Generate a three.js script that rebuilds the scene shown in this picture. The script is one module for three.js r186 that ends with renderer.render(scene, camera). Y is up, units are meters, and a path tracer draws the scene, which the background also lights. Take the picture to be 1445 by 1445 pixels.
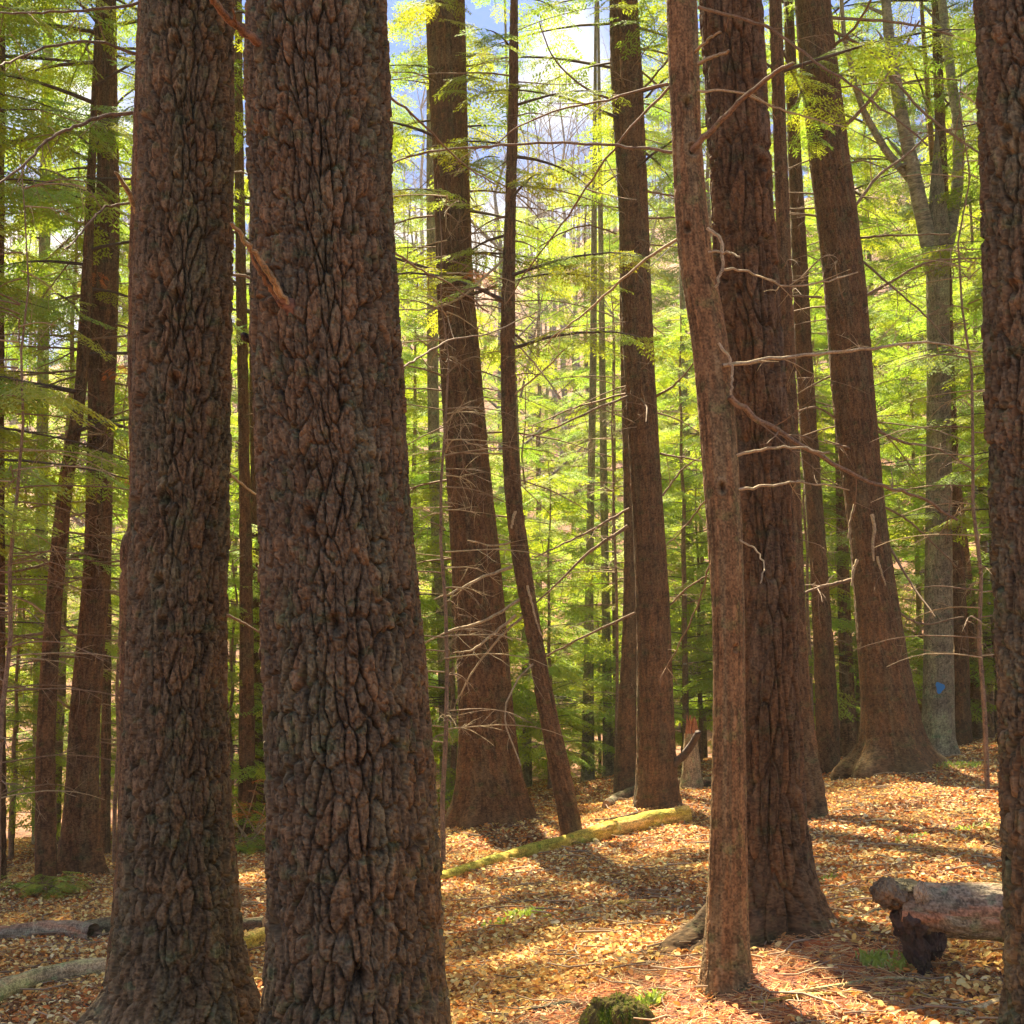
import * as THREE from 'three';
import { mergeGeometries } from 'three/addons/utils/BufferGeometryUtils.js';

// ---------------------------------------------------------------- camera, sky, sun, exposure
const scene = new THREE.Scene();
const EYE = 1.6, PITCH = 6.55 * Math.PI / 180, FPX = 1985;
const camera = new THREE.PerspectiveCamera(40, 1, 0.1, 900);
camera.position.set(0, EYE, 0);
camera.rotation.set(PITCH, 0, 0);

const SUN_AZ = 17 * Math.PI / 180, SUN_EL = 52 * Math.PI / 180;      // the sun stands ahead of the camera, a little to the left, high
const sunDir = new THREE.Vector3(-Math.sin(SUN_AZ) * Math.cos(SUN_EL), Math.sin(SUN_EL), -Math.cos(SUN_AZ) * Math.cos(SUN_EL));
const sun = new THREE.DirectionalLight(new THREE.Color().setRGB(1.0, 0.89, 0.66), 5);
sun.position.copy(sunDir).multiplyScalar(80);
sun.castShadow = true; sun.shadow.radius = 1.2; sun.shadow.mapSize.set(4096, 4096);
Object.assign(sun.shadow.camera, { left: -45, right: 45, top: 45, bottom: -45, near: 1, far: 220 });
scene.add(sun); scene.add(sun.target);

const renderer = new THREE.WebGLRenderer({ antialias: true });
renderer.toneMapping = THREE.LinearToneMapping;
renderer.toneMappingExposure = 6.6;
renderer.shadowMap.enabled = true;

// ---------------------------------------------------------------- random numbers and noise
function rng(seed) { let s = seed >>> 0; return () => { s = (s + 0x6D2B79F5) >>> 0; let t = s; t = Math.imul(t ^ (t >>> 15), t | 1); t ^= t + Math.imul(t ^ (t >>> 7), t | 61); return ((t ^ (t >>> 14)) >>> 0) / 4294967296; }; }
function h2(x, y, s = 0) { let h = Math.imul(x | 0, 374761393) + Math.imul(y | 0, 668265263) + Math.imul(s | 0, 974634777); h = Math.imul(h ^ (h >>> 13), 1274126177); h ^= h >>> 16; return ((Math.imul(h, 2246822519) ^ (h >>> 11)) >>> 0) / 4294967296; }
const fade = (t) => t * t * (3 - 2 * t), mix = (a, b, t) => a + (b - a) * t, clamp = (x, a = 0, b = 1) => Math.min(b, Math.max(a, x));
const sstep = (a, b, x) => fade(clamp((x - a) / (b - a)));
function vnoise(x, y, s = 0, px = 0) { const ix = Math.floor(x), iy = Math.floor(y), fx = fade(x - ix), fy = fade(y - iy), w = px ? (k) => ((k % px) + px) % px : (k) => k; const a = w(ix), b = w(ix + 1); return mix(mix(h2(a, iy, s), h2(b, iy, s), fx), mix(h2(a, iy + 1, s), h2(b, iy + 1, s), fx), fy); }
function fbm(x, y, s = 0, o = 4) { let a = 0.5, v = 0, n = 0; for (let i = 0; i < o; i++) { v += a * vnoise(x, y, s + i); n += a; a *= 0.5; x = x * 2.03 + 7.1; y = y * 2.03 + 3.7; } return v / n; }
function voro(u, v, n, s) {                                           // cells, periodic in u every n
  const iu = Math.floor(u), iv = Math.floor(v); let f1 = 9, f2 = 9, id = 0, x1 = 0, y1 = 0, x2 = 0, y2 = 0;
  for (let j = -1; j <= 1; j++) for (let i = -1; i <= 1; i++) {
    const cu = iu + i, cv = iv + j, wu = ((cu % n) + n) % n;
    const r1 = h2(wu, cv, s), r2 = h2(wu, cv, s + 17), dx = cu + 0.08 + 0.84 * r1 - u, dy = cv + 0.05 + 0.9 * r2 - v, d = dx * dx + dy * dy;
    if (d < f1) { f2 = f1; x2 = x1; y2 = y1; f1 = d; x1 = dx; y1 = dy; id = h2(wu, cv, s + 31); } else if (d < f2) { f2 = d; x2 = dx; y2 = dy; }
  }
  return [Math.sqrt(f1), Math.sqrt(f2), id, Math.abs(x1 - x2) / (Math.abs(x1 - x2) + Math.abs(y1 - y2) + 1e-6)];   // the last: 1 where the edge runs along the trunk
}

// ---------------------------------------------------------------- the sky: blue with broken white cloud
function makeSky() {
  const W = 1024, H = 512, data = new Float32Array(W * H * 4);
  for (let r = 0; r < H; r++) {
    const up = ((r + 0.5) / H - 0.5) * Math.PI, y = Math.sin(up), t = clamp(y) ** 0.5;
    for (let c = 0; c < W; c++) {
      const a = ((c + 0.5) / W) * 2 * Math.PI, k = 1.6 / (Math.max(y, 0) + 0.22), x = Math.cos(a) * Math.cos(up) * k, z = Math.sin(a) * Math.cos(up) * k;
      const cl = sstep(0.46, 0.66, fbm(x * 1.7 + 9, z * 1.7 + 4, 5, 6)) * 0.85, o = (r * W + c) * 4;
      const b = [mix(0.05, 0.016, t), mix(0.09, 0.055, t), mix(0.17, 0.18, t)], w = [0.28, 0.268, 0.24];
      for (let q = 0; q < 3; q++) data[o + q] = mix(b[q], w[q], cl);
      data[o + 3] = 1;
    }
  }
  const t = new THREE.DataTexture(data, W, H, THREE.RGBAFormat, THREE.FloatType);
  t.mapping = THREE.EquirectangularReflectionMapping; t.magFilter = THREE.LinearFilter; t.minFilter = THREE.LinearFilter; t.needsUpdate = true;
  return t;
}
scene.background = makeSky();
scene.environment = scene.background;

// ---------------------------------------------------------------- helpers
const CP = Math.cos(PITCH), SP = Math.sin(PITCH);
function at(px, py, d) {                                              // a photo pixel's direction met with the upright plane d metres ahead
  const x = px - 722.5, y = 722.5 - py, wy = y * CP + FPX * SP, wz = y * SP - FPX * CP, t = -d / wz;
  return new THREE.Vector3(x * t, EYE + wy * t, -d);
}
const metres = (py, d) => { const y = 722.5 - py; return d / (FPX * CP - y * SP); };   // metres per photo pixel there
const taken = {};
function numbered(n) { const k = taken[n] = (taken[n] ?? -1) + 1; return k ? `${n}_${String(k).padStart(3, '0')}` : n; }
function shade(o) { o.castShadow = true; o.receiveShadow = true; return o; }
function thing(name, label, category, p = [0, 0, 0], group) {
  const g = new THREE.Group(); g.name = numbered(name); g.position.set(...p); g.userData = { label, category }; if (group) g.userData.group = group; scene.add(g); return g;
}
function part(name, geo, mat, parent, label) { const m = shade(new THREE.Mesh(geo, mat)); m.name = name; if (label) m.userData.label = label; parent.add(m); return m; }
function single(name, geo, mat, label, category, p = [0, 0, 0], group) { const m = shade(new THREE.Mesh(geo, mat)); m.name = numbered(name); m.position.set(...p); m.userData = { label, category }; if (group) m.userData.group = group; scene.add(m); return m; }
const rgb = (r, g, b) => new THREE.Color().setRGB(r, g, b);
function tileTexture(size, fn, srgb = true) {
  const d = new Uint8Array(size * size * 4);
  for (let y = 0; y < size; y++) for (let x = 0; x < size; x++) { const c = fn(x / size, y / size, x, y), o = (y * size + x) * 4; d[o] = clamp(c[0]) * 255; d[o + 1] = clamp(c[1]) * 255; d[o + 2] = clamp(c[2]) * 255; d[o + 3] = 255; }
  const t = new THREE.DataTexture(d, size, size); t.wrapS = t.wrapT = THREE.RepeatWrapping; t.magFilter = THREE.LinearFilter; t.minFilter = THREE.LinearMipmapLinearFilter; t.generateMipmaps = true;
  if (srgb) t.colorSpace = THREE.SRGBColorSpace; t.needsUpdate = true; return t;
}
function pfbm(u, v, f, s, o = 4) {                                    // tiles in both directions
  let a = 0.5, r = 0, n = 0;
  for (let i = 0; i < o; i++) { const x = u * f, y = v * f, ix = Math.floor(x), iy = Math.floor(y), fx = fade(x - ix), fy = fade(y - iy), w = (k) => ((k % f) + f) % f;
    r += a * mix(mix(h2(w(ix), w(iy), s + i), h2(w(ix + 1), w(iy), s + i), fx), mix(h2(w(ix), w(iy + 1), s + i), h2(w(ix + 1), w(iy + 1), s + i), fx), fy); n += a; a *= 0.55; f *= 2; }
  return r / n;
}
// fine bark grain: stretched along the trunk
const barkGrain = tileTexture(512, (u, v) => { const g = pfbm(u * 4, v, 8, 3, 3) * 0.5 + pfbm(u, v, 64, 9, 2) * 0.5, k = 0.3 + 1.1 * g, l = sstep(0.62, 0.8, pfbm(u, v, 8, 21, 4)); return [k * mix(1, 0.9, l), k * mix(0.97, 1.0, l), k * mix(0.94, 0.92, l)]; });
const barkBump = tileTexture(512, (u, v) => { const g = pfbm(u * 4, v, 8, 3, 3) * 0.6 + pfbm(u, v, 64, 9, 2) * 0.4; return [g, g, g]; }, false);
const barkMat = new THREE.MeshPhysicalMaterial({ vertexColors: true, map: barkGrain, bumpMap: barkBump, bumpScale: 0.009, roughness: 0.95, specularIntensity: 0.3 });
barkMat.name = 'bark';
const plainBark = (r, g, b) => new THREE.MeshStandardMaterial({ color: rgb(r, g, b), map: barkGrain, roughness: 0.92 });
const twigMat = plainBark(0.25, 0.16, 0.085), paleTwigMat = plainBark(0.45, 0.34, 0.18), darkTwigMat = plainBark(0.09, 0.06, 0.038);

// ---------------------------------------------------------------- the ground: a slope that climbs to the right, a wooded hill behind
function height(x, z) {
  const d = -z;
  let y = 0.11 * clamp(x, -26, 30) * sstep(-6, 5, d) ;
  y -= 0.9 * sstep(18, 34, d);                                         // dips beyond the crest
  const hill = sstep(26, 150, d);
  y += hill * (44 + 0.16 * clamp(x, -80, 80));
  y += (fbm(x * 0.35 + 40, z * 0.35, 71, 3) - 0.5) * 0.28 * sstep(2, 7, d) + (fbm(x * 0.06, z * 0.06, 77, 3) - 0.5) * 6 * hill;
  y += (fbm(x * 1.7, z * 1.7, 73, 3) - 0.5) * 0.09;
  return y;
}
const mounds = [...[[500, 5.9, 0.6, 0.07], [237, 6.9, 0.5, 0.07], [695, 15.5, 0.75, 0.12], [927, 15.2, 0.5, 0.08], [1265, 16, 0.8, 0.1], [112, 14.2, 0.6, 0.1], [1500, 5.35, 0.4, 0.05]].map(([px, d, q, a]) => [(px - 722.5) / FPX * d, d, q, a]), [1.1, 6.6, 0.55, 0.1], [1.37, 7.35, 0.7, 0.12]];
function ground(x, z) { let y = height(x, z); for (const [mx, md, r, a] of mounds) { const q = ((x - mx) ** 2 + (z + md) ** 2) / (r * r); if (q < 6) y += a * Math.exp(-q); } return y; }
// where a photo pixel meets the ground
function onGround(px, py) {
  const a = at(px, py, 1), dx = a.x, dy = a.y - EYE; let d = 2;
  for (let k = 0; k < 6000; k++) { if (EYE + dy * d < ground(dx * d, -d)) break; d += 0.01; }
  return new THREE.Vector3(dx * d, ground(dx * d, -d), -d);
}
// orange needle litter lies in a patch round the two middle trunks
const needlePatch = (x, z) => sstep(0.35, 0.75, 1.25 * Math.exp(-(((x - 0.95) / 1.0) ** 2 + ((z + 6.55) / 0.75) ** 2)) + 0.35 * (fbm(x * 3, z * 3, 91, 3) - 0.35));
const litterTex = tileTexture(1024, (u, v) => {
  const a = pfbm(u, v, 48, 3, 3), b = pfbm(u, v, 90, 8, 2), c = pfbm(u, v, 8, 12, 4), t = sstep(0.3, 0.7, a), q = sstep(0.5, 0.7, b);
  const k = 0.75 + 0.45 * (c - 0.5);
  return [k * mix(0.5, 0.82, t) + 0.12 * q, k * mix(0.32, 0.56, t) + 0.1 * q, k * mix(0.17, 0.3, t) + 0.07 * q];
});
const litterBump = tileTexture(1024, (u, v) => { const g = pfbm(u, v, 48, 3, 4); return [g, g, g]; }, false);
{
  const xs = [], zs = [];
  for (let i = -170; i <= 170; i++) { const s = i / 170; xs.push(s * 14 + Math.sign(s) * (Math.exp(Math.max(0, Math.abs(s) - 0.45) * 8.6) - 1) * 3.2); }
  for (let d = -14; d < 420; d += d < 3 ? 0.6 : d < 20 ? 0.075 : 0.075 + (d - 20) * 0.045) zs.push(-d);
  const p = [], uv = [], col = [], idx = [], W = xs.length;
  for (const z of zs) for (const x of xs) {
    p.push(x, ground(x, z), z); uv.push(x / 1.7, z / 1.7);
    const n = needlePatch(x, z), m = sstep(0.55, 0.75, fbm(x * 0.8, z * 0.8, 33, 4));
    let r = mix(0.72, 0.5, m), g = mix(0.6, 0.38, m), b = mix(0.5, 0.3, m);
    r = mix(r, 0.9, n); g = mix(g, 0.5, n); b = mix(b, 0.26, n);
    col.push(r, g, b);
  }
  for (let j = 0; j < zs.length - 1; j++) for (let i = 0; i < W - 1; i++) { const a = j * W + i; idx.push(a, a + 1, a + W, a + 1, a + W + 1, a + W); }
  const g = new THREE.BufferGeometry();
  g.setAttribute('position', new THREE.Float32BufferAttribute(p, 3)); g.setAttribute('uv', new THREE.Float32BufferAttribute(uv, 2)); g.setAttribute('color', new THREE.Float32BufferAttribute(col, 3)); g.setIndex(idx); g.computeVertexNormals();
  const m = shade(new THREE.Mesh(g, new THREE.MeshStandardMaterial({ vertexColors: true, map: litterTex, bumpMap: litterBump, bumpScale: 0.03, roughness: 0.95 })));
  m.name = 'forest_ground'; m.userData = { kind: 'structure', label: 'forest floor of brown leaf litter climbing to a wooded hill', category: 'ground' };
  scene.add(m);
}

// ---------------------------------------------------------------- trunks with real bark relief
const B = {                                                           // plate width, length, relief depth (m), colour, spread of colour
  plated: { w: 0.047, h: 0.155, depth: 0.034, c: [0.124, 0.094, 0.052], c2: [0.146, 0.092, 0.044], c3: [0.122, 0.112, 0.06] },
  ridged: { w: 0.05, h: 0.26, depth: 0.03, c: [0.115, 0.07, 0.034], c2: [0.142, 0.076, 0.032], c3: [0.125, 0.09, 0.055] },
  red: { w: 0.04, h: 0.3, depth: 0.016, c: [0.122, 0.07, 0.031], c2: [0.15, 0.079, 0.032], c3: [0.118, 0.088, 0.043] },
  stringy: { w: 0.016, h: 0.28, depth: 0.005, c: [0.2, 0.118, 0.052], c2: [0.25, 0.135, 0.055], c3: [0.19, 0.15, 0.075] },
  mottled: { w: 0.09, h: 0.12, depth: 0.004, c: [0.25, 0.22, 0.13], c2: [0.13, 0.11, 0.075], c3: [0.32, 0.32, 0.16] },
};
function catmull(pts, y) {
  let i = 0; while (i < pts.length - 2 && y > pts[i + 1][0]) i++;
  const a = pts[Math.max(0, i - 1)], b = pts[i], c = pts[i + 1], e = pts[Math.min(pts.length - 1, i + 2)], t = clamp((y - b[0]) / (c[0] - b[0])), r = [];
  for (let k = 1; k < b.length; k++) {
    const h = c[0] - b[0], m0 = i > 0 ? (c[k] - a[k]) / (c[0] - a[0]) * h : c[k] - b[k], m1 = i < pts.length - 2 ? (e[k] - b[k]) / (e[0] - b[0]) * h : c[k] - b[k], t2 = t * t, t3 = t2 * t;
    r.push((2 * t3 - 3 * t2 + 1) * b[k] + (t3 - 2 * t2 + t) * m0 + (-2 * t3 + 3 * t2) * c[k] + (t3 - t2) * m1);
  }
  return r;
}
// rows: [py, left px, right px] of the outline as the photo shows it; the trunk stands d metres ahead
function trunkAxis(rows, d, top, dip = 0.3) {
  const pts = rows.map(([py, l, r]) => { const p = at((l + r) / 2, py, d); return [p.y, p.x, (r - l) / 2 * metres(py, d)]; }).sort((a, b) => a[0] - b[0]);
  const n = pts.length, a = pts[n - 2], b = pts[n - 1], sl = clamp((b[1] - a[1]) / (b[0] - a[0]), -0.12, 0.12), y0 = ground(pts[0][1], -d);
  const H = y0 + top;
  for (const f of [0.35, 0.7, 1]) if (H > b[0] + 1) pts.push([mix(b[0], H, f), b[1] + sl * 0.6 * (H - b[0]) * f, Math.max(0.02, b[2] * (1 - 0.92 * f))]);
  if (pts[0][0] > y0 - dip) { const q = pts[0], w = pts[1], k = (q[1] - w[1]) / (q[0] - w[0]); pts.unshift([y0 - dip, q[1] + k * (y0 - dip - q[0]), q[2] * 1.08]); }
  return { pts, y0, x0: pts[0][1], d };
}
function axisAt(ax, y) { const [x, r] = catmull(ax.pts, y); return { x, r }; }
function trunkGeo(ax, bark, { step, seg, seed, pits = [], lobes = 5, flare = 0, fine = 1e9, oval = 1 }) {
  const pts = ax.pts, yA = pts[0][0], yB = pts[pts.length - 1][0], ys = [], z0 = -ax.d;
  for (let y = yA; y < yB; y += y < fine ? step : Math.min(0.5, step + (y - fine) * 0.2)) ys.push(y);
  ys.push(yB);
  const Rm = axisAt(ax, mix(yA, Math.min(yB, fine), 0.5)).r, n1 = Math.max(5, Math.round(2 * Math.PI * Rm / bark.w)), n2 = Math.max(8, Math.round(n1 * 2.1));
  const pos = [], uv = [], col = [], idx = [], W = seg + 1;
  const holes = pits.map(([px, py, s = 1]) => { const c = at(px, py, ax.d), q = axisAt(ax, c.y); return [Math.asin(clamp((c.x - q.x) / q.r, -0.97, 0.97)), c.y, s]; });
  for (const y of ys) {
    const { x: cx, r } = axisAt(ax, y), hb = y - ax.y0, low = Math.exp(-Math.max(0, hb) / 0.28), on = y < fine + 0.6 ? 1 : 0.3;
    for (let i = 0; i <= seg; i++) {
      const s = i / seg * 2 - 1, th = Math.PI * (0.62 * s + 0.38 * s * s * s), a01 = (th / Math.PI + 1) / 2;
      const cs = Math.cos(th * 1), wu = a01 * n1, wv = y / bark.h;
      const warp = vnoise(wu * 0.8, wv * 0.7, seed + 1, 0) - 0.5, warp2 = vnoise(wu * 1.9 + 5, wv * 2.1, seed + 2) - 0.5;
      const edge = Math.min(1, (1 - Math.abs(s)) * 8);                 // no warp at the seam on the far side
      const [f1, f2, id, along] = voro(wu + (warp * 0.8 + warp2 * 0.3) * edge, wv + (warp * 0.7 + warp2 * 0.25) * edge, n1, seed), e1 = f2 - f1;
      const [g1, g2, id2] = voro(a01 * n2 + warp2 * 0.8 * edge, wv * 2.3 + warp * edge, n2, seed + 5), e2 = g2 - g1;
      const cut = (0.5 + 0.5 * sstep(0.25, 0.6, vnoise(wu * 0.7, wv * 0.8, seed + 8))) * mix(0.72, 1.1, sstep(0.2, 0.6, along));
      let h = -bark.depth * cut * (1 - sstep(0.03, 0.17, e1)) + bark.depth * 0.3 * (id - 0.5) - bark.depth * 0.3 * (1 - sstep(0.02, 0.2, e2)) + bark.depth * 0.26 * (id2 - 0.5);
      h += (fbm(a01 * n1 * 3, y * 22, seed + 11, 2) - 0.5) * bark.depth * 0.32;
      for (const [ht, hy, hs] of holes) { const dt = (th - ht) * r, dy = (y - hy) * 0.75, q = (dt * dt + dy * dy) / (0.019 * hs) ** 2; if (q < 16) h += -0.06 * hs * Math.exp(-q) + 0.012 * hs * Math.exp(-((Math.sqrt(q) - 1.9) ** 2) * 1.6); }
      const lobe = 1 + low * flare * (0.5 + 0.5 * Math.cos(lobes * th + seed)) * 0.9 + 0.03 * Math.cos(2 * th + seed + y * 0.7) + 0.02 * Math.cos(3 * th - y * 1.3 + seed);
      const R = Math.max(0.006, r * lobe + h * on * clamp(r / 0.06));
      pos.push(cx + Math.sin(th) * R - ax.x0, y - ax.y0, cs * R);
      uv.push(a01 * 2 * Math.PI * Rm / 0.5, y / 0.5);
      const t1 = clamp(id * 1.7 - 0.55) * 0.75, t2 = sstep(0.5, 0.75, fbm(a01 * n1 * 0.5 + 3, y * 2.2, seed + 14, 3)), v = 0.78 + 0.3 * id2 + 0.22 * (id - 0.5);
      for (let k = 0; k < 3; k++) col.push(mix(mix(bark.c[k], bark.c2[k], t1), bark.c3[k], t2 * 0.7) * v * 1.25);
    }
  }
  for (let j = 0; j < ys.length - 1; j++) for (let i = 0; i < seg; i++) { const a = j * W + i; idx.push(a, a + 1, a + W, a + 1, a + W + 1, a + W); }
  const g = new THREE.BufferGeometry();
  g.setAttribute('position', new THREE.Float32BufferAttribute(pos, 3)); g.setAttribute('uv', new THREE.Float32BufferAttribute(uv, 2)); g.setAttribute('color', new THREE.Float32BufferAttribute(col, 3));
  g.setIndex(idx); g.computeVertexNormals(); return g;
}
// a tapered, slightly crooked limb through points; side > 0 adds small twigs along it
function tube(pts, r0, r1, sides = 5, out = null) {
  const n = pts.length, pos = [], nor = [], uv = [], idx = [], t = new THREE.Vector3(), a = new THREE.Vector3(), b = new THREE.Vector3(), up = new THREE.Vector3(0.31, 0.9, 0.21).normalize(); let len = 0;
  for (let i = 0; i < n; i++) {
    t.copy(pts[Math.min(n - 1, i + 1)]).sub(pts[Math.max(0, i - 1)]).normalize(); a.crossVectors(t, up).normalize(); b.crossVectors(a, t);
    const r = mix(r0, r1, i / (n - 1)); if (i) len += pts[i].distanceTo(pts[i - 1]);
    for (let k = 0; k <= sides; k++) { const q = k / sides * 2 * Math.PI, c = Math.cos(q), s = Math.sin(q), nx = a.x * c + b.x * s, ny = a.y * c + b.y * s, nz = a.z * c + b.z * s; pos.push(pts[i].x + nx * r, pts[i].y + ny * r, pts[i].z + nz * r); nor.push(nx, ny, nz); uv.push(k / sides * 0.3, len * 2); }
  }
  const W = sides + 1;
  for (let i = 0; i < n - 1; i++) for (let k = 0; k < sides; k++) { const q = i * W + k; idx.push(q, q + W, q + 1, q + 1, q + W, q + W + 1); }
  for (const [e, w] of [[0, 1], [(n - 1) * W, 0]]) for (let k = 1; k < sides - 1; k++) w ? idx.push(e, e + k, e + k + 1) : idx.push(e, e + k + 1, e + k);
  const g = new THREE.BufferGeometry();
  g.setAttribute('position', new THREE.Float32BufferAttribute(pos, 3)); g.setAttribute('normal', new THREE.Float32BufferAttribute(nor, 3)); g.setAttribute('uv', new THREE.Float32BufferAttribute(uv, 2)); g.setIndex(idx);
  return g;
}
function smooth(pts, n, R, wob) { const c = new THREE.CatmullRomCurve3(pts, false, 'centripetal'), o = c.getPoints(n); if (wob) for (let i = 1; i < o.length; i++) { o[i].x += (R() - 0.5) * wob; o[i].y += (R() - 0.5) * wob; o[i].z += (R() - 0.5) * wob; } return o; }
function sideTwigs(main, R, count, len, r, list, sub = 1) {
  for (let k = 0; k < count; k++) {
    const f = 0.15 + 0.83 * R(), i = Math.min(main.length - 2, Math.floor(f * (main.length - 1))), p = main[i].clone(), t = main[i + 1].clone().sub(main[i]).normalize();
    const side = new THREE.Vector3(R() - 0.5, (R() - 0.5) * 0.8, R() - 0.5).normalize(), dir = t.multiplyScalar(0.7).add(side.multiplyScalar(0.9)).normalize(), L = len * (0.3 + 0.8 * R()) * (1 - f * 0.5), q = [p];
    for (let s = 1; s <= 4; s++) { dir.x += (R() - 0.5) * 0.35; dir.y += (R() - 0.5) * 0.35 - 0.04; dir.z += (R() - 0.5) * 0.35; dir.normalize(); q.push(q[s - 1].clone().addScaledVector(dir, L / 4)); }
    list.push(tube(q, r, r * 0.35, 3)); if (sub && R() < 0.6) sideTwigs(q, R, 2, len * 0.45, r * 0.6, list, 0);
  }
}
// a branch drawn through photo pixels [px, py] from a tree at depth d, ending dz metres nearer (+) or farther (-)
function branch(tree, ax, px, w0, w1, dz, { mat = twigMat, twigs = 0, tw = 0.35, seed = 1, name = 'branch', label, near = 0 } = {}) {
  const R = rng(seed * 77 + px[0][0] | 0), n = px.length, base = tree.position;
  const pts = px.map(([x, y], i) => at(x, y, ax.d - near - dz * (i / (n - 1)) ** 1.2).sub(base));
  const m = smooth(pts, Math.max(6, n * 4), R, 0.012), k = metres(px[0][1], ax.d) / 2, list = [], b = part(name, tube(m, w0 * k, w1 * k, 6), mat, tree, label);
  if (twigs) { sideTwigs(m, R, twigs, tw, Math.max(0.003, w1 * k * 0.6), list); part('twigs', mergeGeometries(list), mat, b).userData.kind = 'stuff'; }
  return b;
}
// dead, leafless twigs round a trunk between two heights (above the base)
function deadTwigs(tree, ax, yA, yB, n, len, seed, mat = twigMat, r0 = 0.011) {
  const R = rng(seed), list = [];
  for (let k = 0; k < n; k++) {
    const h = mix(yA, yB, R()), a = R() * 6.283, c = axisAt(ax, ax.y0 + h), L = len * (0.35 + 0.9 * R()), q = [], dir = new THREE.Vector3(Math.sin(a), 0.25 - 0.5 * R(), Math.cos(a)).normalize();
    q.push(new THREE.Vector3(c.x - ax.x0 + dir.x * c.r * 0.8, h, dir.z * c.r * 0.8));
    for (let s = 1; s <= 7; s++) { dir.x += (R() - 0.5) * 0.22; dir.y += (R() - 0.5) * 0.2 - 0.05; dir.z += (R() - 0.5) * 0.22; dir.normalize(); q.push(q[s - 1].clone().addScaledVector(dir, L / 7)); }
    const r = r0 * (0.5 + 0.9 * R()); list.push(tube(q, r, r * 0.3, 4)); sideTwigs(q, R, 5, L * 0.4, r * 0.4, list);
  }
  const m = part('dead_twigs', mergeGeometries(list), mat, tree); m.userData.kind = 'stuff'; return m;
}

// ---------------------------------------------------------------- needle sprays, shared by all the hemlocks
function sprayGeo(seed, leaf = 1.15) {
  const R = rng(seed), pos = [], nor = [], idx = [];
  const quad = (p, dir, across, L, w) => {                             // one flat leaflet, pointed at both ends
    const k = pos.length / 3, m = 0.42, n = new THREE.Vector3().crossVectors(dir, across).normalize(); if (n.y < 0) n.negate();
    const v = [p, p.clone().addScaledVector(dir, L * m).addScaledVector(across, w / 2), p.clone().addScaledVector(dir, L), p.clone().addScaledVector(dir, L * m).addScaledVector(across, -w / 2)];
    for (const q of v) { pos.push(q.x, q.y, q.z); nor.push(n.x, n.y, n.z); } idx.push(k, k + 1, k + 2, k, k + 2, k + 3);
  };
  const line = (dirA, p0, len, n, lw) => {
    const across = new THREE.Vector3(-dirA.z, 0, dirA.x).normalize();
    quad(p0, dirA, across, len, 0.012);
    for (let i = 1; i <= n; i++) for (const sd of [-1, 1]) {
      const f = i / n, p = p0.clone().addScaledVector(dirA, len * f * 0.96), tilt = (R() - 0.5) * 0.7;
      const dd = dirA.clone().multiplyScalar(0.55 + 0.3 * R()).addScaledVector(across, sd * (0.6 + 0.3 * R())); dd.y += tilt * 0.6 - 0.12; dd.normalize();
      const ac = new THREE.Vector3(-dd.z, (R() - 0.5) * 1.1, dd.x).normalize();
      quad(p, dd, ac, lw * (0.75 + 0.5 * R()), lw * 0.4);
    }
  };
  const axis = new THREE.Vector3(1, 0, 0); line(axis.clone().setY(-0.12).normalize(), new THREE.Vector3(), 1, 7, 0.085 * leaf);
  for (let i = 1; i <= 8; i++) for (const sd of [-1, 1]) {
    const f = (i - 0.4 + 0.4 * R()) / 9, len = (0.52 * (1 - f * 0.75) + 0.06) * (0.7 + 0.5 * R()), ang = (0.75 + 0.35 * R()) * sd;
    const dir = new THREE.Vector3(Math.cos(ang), -0.14 - 0.22 * R(), Math.sin(ang)).normalize();
    line(dir, new THREE.Vector3(f, -0.12 * f, 0), len, Math.max(2, Math.round(len * 11)), 0.085 * leaf);
  }
  const g = new THREE.BufferGeometry(); g.setAttribute('position', new THREE.Float32BufferAttribute(pos, 3)); g.setAttribute('normal', new THREE.Float32BufferAttribute(nor, 3)); g.setIndex(idx); return g;
}
const sprays = [sprayGeo(11), sprayGeo(12), sprayGeo(13)], bigSpray = sprayGeo(14, 1.35);
const needleMat = new THREE.MeshPhysicalMaterial({ color: rgb(0.3, 0.385, 0.03), roughness: 0.8, transmission: 0.62, thickness: 0, specularIntensity: 0.25, side: THREE.DoubleSide });
needleMat.name = 'needles';
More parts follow.
